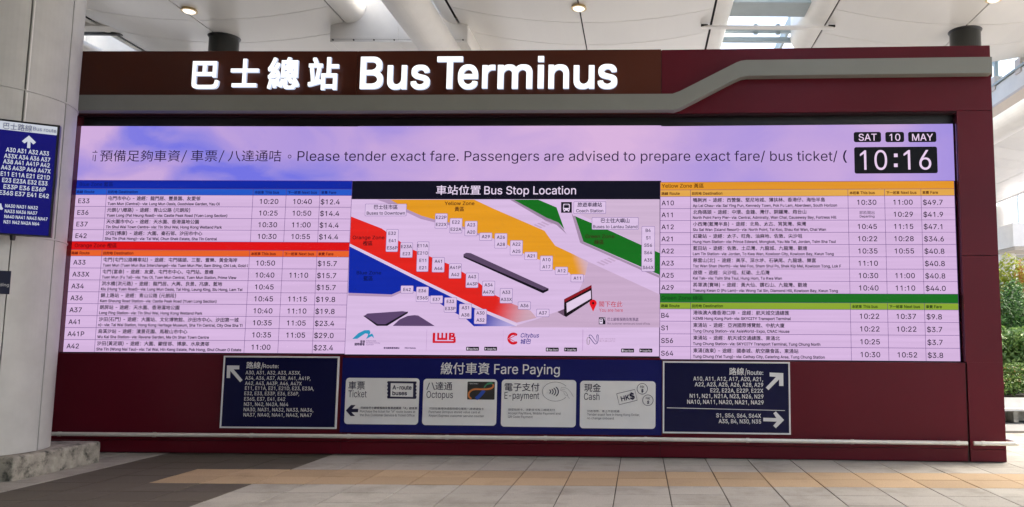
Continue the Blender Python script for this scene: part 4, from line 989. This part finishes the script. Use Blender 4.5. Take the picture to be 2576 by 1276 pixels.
for s, x0, x1, y in (('A30 A31 A32 A33', 38, 322, 238), ('A33X A34 A36 A37', 26, 330, 278), ('A38 A41 A41P A42', 20, 327, 315), ('A43 A43P A46 A47X', 6, 333, 353), ('E11 E11A E21 E21D', 3, 328, 395), ('E23 E23A E32 E33', 13, 312, 437), ('E33P E36 E36P', 22, 299, 480), ('E36S E37 E41 E42', -6, 321, 519),
                     ('NA30 NA31 NA32', 33, 248, 603), ('NA33 NA36 NA37', 30, 244, 638), ('NA40 NA41 NA43 NA47', 27, 312, 673), ('N31 N42 N42A N64', 23, 258, 708)):
    T.px(s, x0 / 2.604, 290 + y / 2.604, 10.5 if y < 560 else 8, x1 / 2.604, bold=.03)
T.mk('lettering', whl, bs)
arrow_px(FS, [g_(*p) for p in ((190, 133), (236, 178), (218, 192), (200, 174), (198, 217), (177, 214), (180, 172), (160, 185), (143, 170))], .007, whl, bs)
arrow_px(FS, [g_(*p) for p in ((-14, 580), (8, 578), (12, 600), (20, 612), (14, 620), (-16, 615))], .007, whl, bs, 'luggage_pictogram')
kz = FS.uv(30, 604)[1]
MB().tube([FS.pt(FS.uv(30, 604)[0], zb1 - .001, -.03), FS.pt(FS.uv(30, 604)[0], zb1 - .06, -.03)], [.03, .022], 12).mk('bracket', blackm, bs)
FS2 = Frame((ps.x - FS.n.x * .13, ps.y - FS.n.y * .13), (ps.x - FS.n.x * .13 + SD.x, ps.y - FS.n.y * .13 + SD.y))
a = FS2.uv(-60, 738); c = FS2.uv(28, 682)
s2 = thing('boarding_sign', FS2.pt(a[0], a[1], 0), 'small navy plate low on the round column, cut by the photo edge', 'sign')
MB().slab(FS2, rect(a[0], a[1], c[0], c[1]), -.02, 0).mk('sign_plate', mat('sign_plate_navy', (.012, .016, .05), rough=.4), s2)
T = Text(FS2, .002); T.px('ding', -1, 720, 7.5, 22.5); T.mk('lettering', white_p, s2)

# ================================================================== CEILING OF SHALLOW TROUGHS
ZC = 9.0
XB = -1.40; BAY = 8.93
TX = {-2: XB - 2 * BAY, -1: XB - BAY, 0: XB, 1: XB + BAY, 2: XB + 2 * BAY}
y57, y113 = on_z(1458, 57, ZC).y, on_z(1462, 113, ZC).y
RY = y113 - y57; HWD = 3.05
zprof = lambda dx: ZC + .36 * (dx / HWD) ** 2
ceil = thing('canopy_ceiling', (0, 17, ZC), 'cream metal canopy ceiling of shallow troughs with dark joints above the wall', 'ceiling')
def trough_strip(xc, sgn, y0, y1, g=.009, thick=.03, n=7, d0=.016, d1=HWD):
    V = []
    for z_ in (0, thick):
        for y in (y0 + g, y1 - g):
            for i in range(n + 1):
                dx = d0 + (d1 - d0) * i / n; V.append(Vector((xc + sgn * dx, y, zprof(dx) + z_)))
    m1 = n + 1; F = []
    for i in range(n):
        F.append((i, i + 1, m1 + i + 1, m1 + i)); F.append((2 * m1 + i, 3 * m1 + i, 3 * m1 + i + 1, 2 * m1 + i + 1))
        F.append((i, 2 * m1 + i, 2 * m1 + i + 1, i + 1)); F.append((m1 + i, m1 + i + 1, 3 * m1 + i + 1, 3 * m1 + i))
    F += [(0, m1, 3 * m1, 2 * m1), (n, 2 * m1 + n, 3 * m1 + n, m1 + n)]
    return V, F
for k, xc in TX.items():
    yend = {-2: 16, -1: 16, 0: 16, 1: 3, 2: 20}[k]
    rest_m = MB()
    j0 = math.floor(((23 if k == 2 else -30) - y57) / RY); j1 = {1: 2}.get(k, yend)
    for sgn in (-1, 1):
        back = []
        ya0, ya1 = y57 + j0 * RY, y57 + j1 * RY
        V, F = trough_strip(xc, sgn, ya0, ya1, thick=.01, d0=0)
        mk('backing_sheet', [v + Vector((0, 0, .045)) for v in V], F, seamdark, ceil)
        for j in range(j0, j1):
            y0, y1 = y57 + j * RY, y57 + (j + 1) * RY
            V, F = trough_strip(xc, sgn, y0, y1)
            vis = (k in (-1, 0, 1) and -3 <= j <= 8) or (k == 2 and sgn < 0)
            if vis: mk('ceiling_panel', V, F, cream, ceil, smooth=False)
            else: rest_m.add(V, F)
        # rounded edge along the gap
        prof = []
        r_ = .42; zc0 = zprof(HWD) + r_ - .02
        for i in range(11):
            a = math.radians(-97 + i * 11.2); prof.append((HWD + .10 + r_ * math.cos(a) * (1), zc0 + r_ * math.sin(a)))
        prof.append((prof[-1][0], prof[-1][1] + .5))
        nseg = max(1, int((ya1 - ya0) / (RY * 3)))
        for q_ in range(nseg):
            yy0 = ya0 + (ya1 - ya0) * q_ / nseg + .004; yy1 = ya0 + (ya1 - ya0) * (q_ + 1) / nseg - .004
            V = [(xc + sgn * dx, yy0, z) for dx, z in prof] + [(xc + sgn * dx, yy1, z) for dx, z in prof]; n_ = len(prof)
            mk('edge_cladding', V, [(i, i + 1, n_ + i + 1, n_ + i) for i in range(n_ - 1)], cream_m, ceil, smooth=True)
        V = [(xc + sgn * (HWD - .06), ya0, zprof(HWD) + .09), (xc + sgn * (HWD + .30), ya0, zprof(HWD) + .16), (xc + sgn * (HWD + .30), ya1, zprof(HWD) + .16), (xc + sgn * (HWD - .06), ya1, zprof(HWD) + .09)]
        mk('joint_closer', V, [(0, 1, 2, 3)], seamdark, ceil)
    if rest_m.V: tag(rest_m.mk('panel_field', cream, ceil), kind='stuff')
# above the gaps: glazed strips with cross members, added deck elsewhere to cut light
roof = thing('skylight_roof', (0, 17, 10.2), 'glazed roof strips with pale steel cross bars in the gaps of the canopy', 'skylight')
glass = bpy.data.materials.new('roof_glass'); glass.use_nodes = True; nt = glass.node_tree
for n in list(nt.nodes): nt.nodes.remove(n)
out = nn(nt, 'ShaderNodeOutputMaterial'); tr = nn(nt, 'ShaderNodeBsdfTransparent'); gs = nn(nt, 'ShaderNodeBsdfGlossy'); fz = nn(nt, 'ShaderNodeFresnel'); ms = nn(nt, 'ShaderNodeMixShader')
tr.inputs[0].default_value = (.93, .97, .97, 1); gs.inputs['Roughness'].default_value = .05; fz.inputs[0].default_value = 1.35
ms.inputs[0].default_value = .07; nt.links.new(tr.outputs[0], ms.inputs[1]); nt.links.new(gs.outputs[0], ms.inputs[2]); nt.links.new(ms.outputs[0], out.inputs[0])
greyblue = mat('blue_grey_steel', (.36, .42, .43), rough=.4, var=.05)
for k in (-1, 0, 1, 2):
    xg = TX[k] - BAY / 2 if k > -2 else 0
    ymax = 34 if k < 2 else 44
    yg0 = -14 if k > 0 else (14 if k == 0 else 15.5)
    mk('glass_pane', [(xg - 1.05, yg0, 10.63), (xg + 1.05, yg0, 10.63), (xg + 1.05, ymax, 10.63), (xg - 1.05, ymax, 10.63)], [(0, 1, 2, 3)], glass, roof)
    MB().box(xg - 1.2, xg + 1.2, -31, yg0 - .05, 10.6, 10.8).mk('roof_and_shade_deck', cream_m, roof)  # unseen deck added over the gap to hold back light in front
    for x in (xg - 1.06, xg + 1.0): MB().box(x, x + .07, yg0, ymax, 10.3, 10.66).mk('frame_rail', greyblue, roof)
    b = MB()
    for i in range(int((ymax - yg0) / 4)):
        b.box(xg - 1.0, xg + 1.0, yg0 + 1 + i * 4, yg0 + 1.07 + i * 4, 10.54, 10.61)
    b.mk('glazing_bar', greyblue, roof)
# solid deck between the glazed strips; right bay's front piece added to block sun
for k, xc in TX.items():
    ymax = {1: y57 + 2 * RY}.get(k, 36 if k < 2 else 45)
    for y0_, y1_ in (((-3, 12), (23, ymax)) if k == 2 else ((-31, ymax),)): MB().box(xc - 3.35, xc + 3.35, y0_, y1_, 10.66, 10.8).mk('roof_and_shade_deck', mat('roof_white', (.7, .7, .68), rough=.6), roof)
# cross member and plate of the gap right of the middle
xg = TX[1] - BAY / 2
def beam_box(name, x0, x1, y0, y1, z0, z1, m, par): return MB().box(x0, x1, y0, y1, z0, z1).mk(name, m, par)
tie = thing('cross_beam', (xg, 17, 9.3), 'blue grey beam with a pale wing plate crossing the skylight gap', 'beam')
pa = on_z(1762, 66, 9.22); pb = on_z(2116, 48, 9.22)
beam_box('beam', xg - 1.55, xg + 1.55, pa.y - .45, pa.y + .35, 9.62, 9.95, greyblue, tie)
V = []
zpz = 9.20
hx_ = (pb.x - pa.x) / 2; mxx = (pa.x + pb.x) / 2; y_ = pa.y
pl = [(-1, .03, .05), (-.55, .0, .0), (.55, .0, .0), (1, .03, .05)]
b = MB(); b.hexa([(mxx - hx_, y_, zpz), (mxx + hx_, y_, zpz), (mxx + hx_ * .97, y_ + .14, zpz), (mxx - hx_ * .97, y_ + .14, zpz)], [(mxx - hx_ * .9, y_ - .0, zpz + .05), (mxx + hx_ * .9, y_ - .0, zpz + .05), (mxx + hx_ * .9, y_ + .14, zpz + .05), (mxx - hx_ * .9, y_ + .14, zpz + .05)])
b.mk('wing_plate', cream_m, tie)
for s_ in (-1, 1): beam_box('end_bracket', mxx + s_ * (hx_ - .1) - .08, mxx + s_ * (hx_ - .1) + .08, y_ + .0, y_ + .12, zpz + .03, zpz + .075, seamdark, tie)
lou = thing('skylight_louvre', (xg, 20, 9.8), 'pale blue grey louvre bars and rail beyond the wing plate', 'louvre')
for i, yy in enumerate((66, 73, 79)):
    p = on_z(1900, yy, 10.0); beam_box('louvre_bar', xg - 1.0, xg + 1.0, p.y, p.y + .10, 9.98, 10.02, greyblue, lou)
p = on_z(1900, 104, 9.7); beam_box('rail_beam', xg - 1.05, xg + 1.05, p.y, p.y + .12, 9.7, 9.82, greyblue, lou)
for xx in (-.05, .55): beam_box('post', xg + xx, xg + xx + .1, p.y + .02, p.y + .1, 9.92, 10.2, greyblue, lou)

# duct housing and round duct in the gap left of the middle
xh = TX[0] - BAY / 2
f0 = on_z(832, 105, 8.87); f1 = on_z(1173, 107, 8.87)
hs = thing('duct_housing', ((f0.x + f1.x) / 2, f0.y, 8.87), 'cream metal duct housing box hanging in the ceiling gap above the first lit letters', 'housing')
ym_ = (f0.y + f1.y) / 2
bx0, bx1 = f0.x, f1.x
zseam = on_y(950, 99, ym_).z; xm = on_y(1002, 90, ym_).x
for x0, x1 in ((bx0, xm), (xm, bx1)):
    MB().box(x0 + .004, x1 - .004, ym_, ym_ + .02, zseam + .006, 9.95).mk('front_panel', cream_m, hs)
    MB().box(x0 + .004, x1 - .004, ym_, ym_ + .02, 8.87, zseam - .006).mk('front_strip', cream_m, hs)
    MB().box(x0 + .004, x1 - .004, ym_ + .022, ym_ + 3.2, 8.88, 8.90).mk('soffit_panel', cream_m, hs)
MB().box(bx0 + .01, bx1 - .01, ym_ + .024, ym_ + 3.1, 8.91, 9.9).mk('housing_core', seamdark, hs)
MB().box(bx0 - .02, bx0 + .003, ym_ + .01, ym_ + 3.2, 8.87, 9.95).mk('side_panel', cream_m, hs); MB().box(bx1 - .003, bx1 + .02, ym_ + .01, ym_ + 3.2, 8.87, 9.95).mk('side_panel', cream_m, hs)
for xx in (838, 890, 941, 992, 1165): 
    p = on_y(xx, 101, ym_); MB().tube([(p.x, ym_ + .0, p.z), (p.x, ym_ - .02, p.z)], .018, 8).mk('clip', seamdark, hs)
def duct(xc, zc, r, y0, y1, label, seams=(), grp=None):
    d = thing('round_duct', (xc, (y0 + y1) / 2, zc - r), label, 'duct', grp)
    MB().tube([(xc, y0, zc), (xc, y1, zc)], r, 40).mk('duct_tube', cream_m, d, smooth=False)
    for s in seams: MB().tube([(xc, s, zc), (xc, s + .03, zc)], r + .006, 40).mk('seam_band', mat('seam_grey', (.35, .33, .3), rough=.6), d)
    return d
duct(-4.62, 8.28, .40, -8, 26, 'round cream duct passing under the duct housing', seams=(19.4,))
duct(TX[-1] - BAY / 2 + .35, 8.75, .5, 2, 30, 'round white duct half hidden behind the big column at upper left', seams=(20.5,))
dz = on_y(2540, 300, 25)
duct(11.9, 8.95, .55, 16, 44, 'round white duct right of the wall top', seams=(27,))
# skylight cross piece seen at the upper left
xl_ = TX[-1] - BAY / 2
cl = thing('cross_beam', (xl_, 19.5, 9.3), 'dark ended cross piece in the ceiling gap beside the big column', 'beam')
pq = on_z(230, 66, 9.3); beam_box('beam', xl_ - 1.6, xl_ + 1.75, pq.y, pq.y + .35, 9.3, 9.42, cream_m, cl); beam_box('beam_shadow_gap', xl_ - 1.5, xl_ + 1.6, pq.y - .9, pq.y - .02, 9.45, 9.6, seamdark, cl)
pq = on_z(230, 86, 9.3); beam_box('cross_rail', xl_ - 1.6, xl_ + 1.6, pq.y, pq.y + .1, 9.3, 9.42, blackm, cl)
# cream bulkhead closing that gap
MBb = MB().box(xl_ - 1.9, xl_ + 1.9, pq.y + 2.2, pq.y + 2.3, 8.0, 10.5).mk('bulkhead', cream_m, cl)

# round columns rising behind the wall into the ceiling
def far_column(px, py, wpx, label):
    p = on_z(px, py, ZC + .02); r = wpx * .95 / 2 / FPX * (p - CAMP).dot(FWD)
    c = thing('canopy_column', (p.x, p.y + r, 0), label, 'column', None)
    MB().tube([(p.x, p.y + r, 0), (p.x, p.y + r, ZC + .1)], r, 40).mk('shaft', oliveol, c)
    MB().tube([(p.x, p.y + r, ZC - .05), (p.x, p.y + r, ZC + .06)], [r, r + .07], 40).mk('collar', blackm, c)
far_column(546, 80, 73, 'dark olive column stub above the wall left of the lit letters')
far_column(2443, 63, 79, 'dark olive column stub above the right end of the wall')
# downlights on the centre joints
lampm = glow('#FFF6E4', 1.9, 'downlight_lens'); ringm = mat('warm_ring', (.7, .52, .25), rough=.35, metal=.3)
for px, py, lab in ((476, 27, 'lit round downlight left of the dark column stub'), (1456, 20, 'lit round downlight above the word Terminus'), (2500, -2, 'lit round downlight near the top right corner')):
    p = on_z(px, py, ZC - .03)
    d = thing('downlight', (p.x, p.y, ZC - .06), lab, 'light', 'ceiling downlights')
    MB().tube([(p.x, p.y, ZC - .05), (p.x, p.y, ZC + .03)], [.175, .13], 32).mk('ring', ringm, d)
    MB().tube([(p.x, p.y, ZC - .075), (p.x, p.y, ZC - .052)], [.10, .13], 32).mk('lens', lampm, d)

# added dark front behind the viewer, out of view, keeps light off the wall
tf = thing('rear_light_block', (-14, -16, 0), 'unseen dark front with mullions, added behind the viewer to dim the wall', 'building')
fr_m = mat('light_block_dark', (.05, .045, .04), rough=.35, var=.1); fr_l = mat('light_block_mullion', (.25, .24, .22), rough=.5)
MB().box(-45, 5, -17, -16.2, 0, 10.6).mk('wall', fr_m, tf)
for i in range(17): MB().box(-44 + i * 3, -43.8 + i * 3, -16.2, -16.0, 0, 10.5).mk('mullion', fr_l, tf)
tf = thing('side_light_block', (-24, 0, 0), 'unseen dark mass added left of the canopy to darken the left side', 'building')  # added so less light reaches the left, never in view
MB().box(-25, -24, -16, 24, 0, 9.0).mk('wall', fr_m, tf)

# ================================================================== RIGHT-HAND BACKGROUND
whitew = mat('white_paint', (.78, .77, .74), rough=.5, var=.04)
bw_ = thing('roof_edge_beam', (10.3, 30, 8.2), 'deep white roof edge beam with glazing posts on top, right of the wall', 'beam')
zf = 8.55
beam_box('beam', 10.15, 10.4, 19.5, 46, 8.45, 9.0, whitew, bw_)
beam_box('ledge', 10.05, 10.5, 19.5, 46, 8.36, 8.43, mat('pale_pink_metal', (.62, .55, .5), rough=.5), bw_)
beam_box('upper_trim', 10.1, 10.42, 19.5, 46, 9.02, 9.08, greyblue, bw_)
for i in range(14):
    y = 20.0 + i * 1.5
    beam_box('glazing_post', 10.2, 10.3, y, y + .1, 9.12, 11.8, greyblue, bw_)
    beam_box('post_foot', 10.12, 10.36, y - .1, y + .2, 8.9, 9.3, mat('pale_pink_metal', (.6, .5, .45)), bw_)
MB().box(10.24, 10.26, 19.5, 41, 9.1, 11.8).mk('glass_pane', glass, bw_)
beam_box('head_rail', 10.18, 10.34, 19.5, 41, 11.0, 11.12, greyblue, bw_)
# far building and white column
pcx = on_y(2531, 600, 43)
c = thing('white_column', (pcx.x, 43, 0), 'broad white round column behind the green shrubs', 'column')
MB().tube([(pcx.x, 43, 0), (pcx.x, 43, 4.5), ], .47, 36).mk('shaft', whitew, c); MB().tube([(pcx.x, 43, 7.3), (pcx.x, 43, 7.36)], .49, 36).mk('seam_band', greyblue, c); MB().tube([(pcx.x, 43, 4.52), (pcx.x, 43, 9.4)], .47, 36).mk('shaft', whitew, c)
c = thing('terminal_building', (22, 47, 0), 'pale grey building with a balcony box behind the shrubs at far right', 'building')
beam_box('wall', 12, 40, 48, 49, 0, 7.2, mat('grey_render', (.45, .44, .42), rough=.8, var=.05), c)
p0 = on_y(2550, 620, 41); p1 = on_y(2550, 561, 41)
beam_box('balcony', p0.x, p0.x + 6, 41, 43, p0.z, p1.z, whitew, c); beam_box('balcony_edge', p0.x + .02, p0.x + 6, 40.95, 43, p0.z - .2, p0.z - .02, mat('tan_trim', (.45, .4, .33)), c)
beam_box('parapet', 12, 40, 47.6, 49.2, 7.2, 7.5, whitew, c)
for i in range(6): beam_box('window_post', p0.x + .3 + i * 1.1, p0.x + .38 + i * 1.1, 43.2, 43.3, p1.z, p1.z + 2.5, greyblue, c)

# planter wall
pf = on_z(2540, 1062, 0)
pwy = pf.y
pl_ = thing('planter', (9.5, pwy, 0), 'white planter wall with projecting ledge beside the right end of the wall', 'planter')
zt = on_y(2540, 1004, pwy).z; zl = on_y(2540, 1034, pwy).z
stonew = mat('white_planter_stone', (.72, .71, .68), rough=.6, var=.08, vscale=6)
b = MB(); b.hexa([(6.2, pwy + .30, zl + .05), (14, pwy + .15, zl + .05), (14, pwy + 6, zl + .05), (6.2, pwy + 6, zl + .05)], [(6.2, pwy + .36, zt), (14, pwy + .21, zt), (14, pwy + 6, zt), (6.2, pwy + 6, zt)]); b.mk('planter_wall', stonew, pl_)
MB().box(6.1, 14, pwy - .05, pwy + .32, zl, zl + .045).mk('ledge', stonew, pl_)
MB().box(6.2, 14, pwy + .3, pwy + .4, 0, zl).mk('plinth_wall', mat('weathered_stone', (.35, .33, .28), rough=.8, var=.3, vscale=10), pl_)
for x in (6.5, on_y(2556, 1050, pwy).x, 8.9, 10.2): MB().box(x - .05, x + .05, pwy, pwy + .3, .0, zl).mk('support_fin', mat('weathered_stone', (.35, .33, .28)), pl_)
MB().box(6.3, 13.9, pwy + .45, pwy + 5.9, zt + .002, zt + .03).mk('soil', mat('dark_soil', (.03, .022, .015), rough=.95), pl_)

# shrubs: leaves spread through a volume, denser towards the surface
def leafmat(name, col, col2):
    m = bpy.data.materials.new(name); m.use_nodes = True; nt = m.node_tree; b = nt.nodes['Principled BSDF']
    g = nn(nt, 'ShaderNodeNewGeometry'); n = nn(nt, 'ShaderNodeTexNoise'); n.inputs['Scale'].default_value = 2.2; n.inputs['Detail'].default_value = 3
    nt.links.new(g.outputs['Position'], n.inputs['Vector'])
    ri = g.outputs['Random Per Island']
    ad = nn(nt, 'ShaderNodeMath', operation='ADD'); nt.links.new(n.outputs['Fac'], ad.inputs[0]); nt.links.new(ri, ad.inputs[1])
    mr = nn(nt, 'ShaderNodeMapRange'); mr.inputs[1].default_value = .45; mr.inputs[2].default_value = 1.45; nt.links.new(ad.outputs[0], mr.inputs[0])
    mx = nn(nt, 'ShaderNodeMix', data_type='RGBA'); nt.links.new(mr.outputs[0], mx.inputs[0]); mx.inputs[6].default_value = (*col, 1); mx.inputs[7].default_value = (*col2, 1)
    nt.links.new(mx.outputs[2], b.inputs['Base Color']); b.inputs['Roughness'].default_value = .42
    b.inputs['Subsurface Weight'].default_value = 0
    ti = nn(nt, 'ShaderNodeBsdfTranslucent'); nt.links.new(mx.outputs[2], ti.inputs[0]); ms = nn(nt, 'ShaderNodeMixShader'); ms.inputs[0].default_value = .3
    o = nt.nodes['Material Output']; nt.links.new(b.outputs[0], ms.inputs[1]); nt.links.new(ti.outputs[0], ms.inputs[2]); nt.links.new(ms.outputs[0], o.inputs[0])
    return m
def shrub(name, label, cat, cx, cy, z0, rx, ry, h, n, leaf, m, group=None, stem=True, seed=1, flowers=None):
    r = random.Random(seed); t_ = thing(name, (cx, cy, z0), label, cat, group)
    lobes = [(Vector((r.uniform(-.65, .65) * rx, r.uniform(-.65, .65) * ry, r.uniform(.15, .82) * h)), r.uniform(.28, .5)) for _ in range(16)]
    def leaves(n, leaf, flower=False):
        V, F = [], []
        for i in range(n):
            c, s = r.choice(lobes)
            d = Vector((r.gauss(0, 1), r.gauss(0, 1), r.gauss(0, 1))).normalized()
            k = r.uniform(.75, 1.08) if r.random() < .8 else r.uniform(.3, .8)
            p = Vector((c.x + d.x * s * rx * k, c.y + d.y * s * ry * k, c.z + d.z * s * .55 * h * k))
            if p.z < .03: continue
            if flower and (p.z < h * .35): continue
            nrm_ = (d + Vector((r.uniform(-.7, .7), r.uniform(-.7, .7), r.uniform(-.3, .9)))).normalized()
            a = nrm_.cross(Vector((r.uniform(-1, 1), r.uniform(-1, 1), r.uniform(-1, 1)))).normalized(); bb = nrm_.cross(a)
            L = leaf * r.uniform(.6, 1.35); W_ = L * .48
            p = p + Vector((cx, cy, z0)); q = len(V)
            V += [p - a * L, p + bb * W_ - a * L * .1, p + a * L + nrm_ * L * .25, p - bb * W_ - a * L * .1]; F.append((q, q + 1, q + 2, q + 3))
        return V, F
    V, F = leaves(n, leaf); tag(mk('foliage', V, F, m, t_), kind='stuff')
    if flowers:
        V, F = leaves(flowers[0], flowers[1], True); tag(mk('flowers', V, F, flowers[2], t_), kind='stuff')
    b = MB()
    for i in range(5):
        c, s = lobes[i]; b.tube([(cx + r.uniform(-.1, .1), cy + r.uniform(-.1, .1), z0 - .02), (cx + c.x * .5, cy + c.y * .5, z0 + c.z * .6), (cx + c.x, cy + c.y, z0 + c.z)], [.03, .02, .01], 6)
    b.mk('stem', mat('bark', (.09, .06, .04), rough=.9, var=.3), t_)
dgreen = leafmat('dark_glossy_leaf', (.018, .07, .02), (.13, .30, .07)); ygreen = leafmat('yellow_green_leaf', (.22, .33, .03), (.55, .58, .07)); mgreen = leafmat('mid_green_leaf', (.05, .15, .04), (.30, .46, .14))
orange = leafmat('orange_leaf', (.4, .16, .03), (.5, .3, .06)); peach = leafmat('peach_petal', (.6, .28, .16), (.7, .45, .25)); sgreen = leafmat('small_green_leaf', (.04, .12, .03), (.22, .35, .07))
def at(px, py, y): p = on_y(px, py, y); return p
shrub('tall_shrub', 'tall dark glossy rounded shrub close behind the wall edge', 'shrub', at(2512, 800, 19.6).x, 19.6, .4, 1.0, .8, at(2530, 672, 19.6).z - .4, 9000, .042, dgreen, seed=2)
shrub('tall_shrub', 'tall dark shrub at the photo edge, right of the rounded one', 'shrub', at(2598, 800, 20.3).x, 20.3, .4, .8, .7, at(2560, 680, 20.3).z - .4, 8000, .045, dgreen, seed=9)
shrub('golden_shrub', 'yellow green shrub rising behind the dark shrubs', 'shrub', at(2540, 700, 21.6).x, 21.6, .4, 1.4, .8, at(2540, 640, 21.6).z - .4, 10000, .06, ygreen, seed=4)
shrub('golden_shrub', 'orange tinged shrub at the photo edge behind the dark shrubs', 'shrub', at(2585, 690, 21.0).x, 21.0, 1.9, .5, .5, at(2575, 665, 21).z - 1.9, 2500, .05, orange, seed=5)
shrub('leafy_bush', 'mid green spreading bush below the tall shrubs', 'bush', at(2550, 860, 18.4).x, 18.4, .75, 1.2, .6, at(2540, 818, 18.4).z - .75, 5500, .07, mgreen, seed=6)
shrub('flower_bed', 'low green bush dotted with peach flowers on the planter', 'bush', at(2545, 970, pwy + .75).x, pwy + .75, zt + .01, 1.4, .34, at(2540, 908, pwy + .75).z - zt, 9000, .03, sgreen, seed=8, flowers=(800, .034, peach))
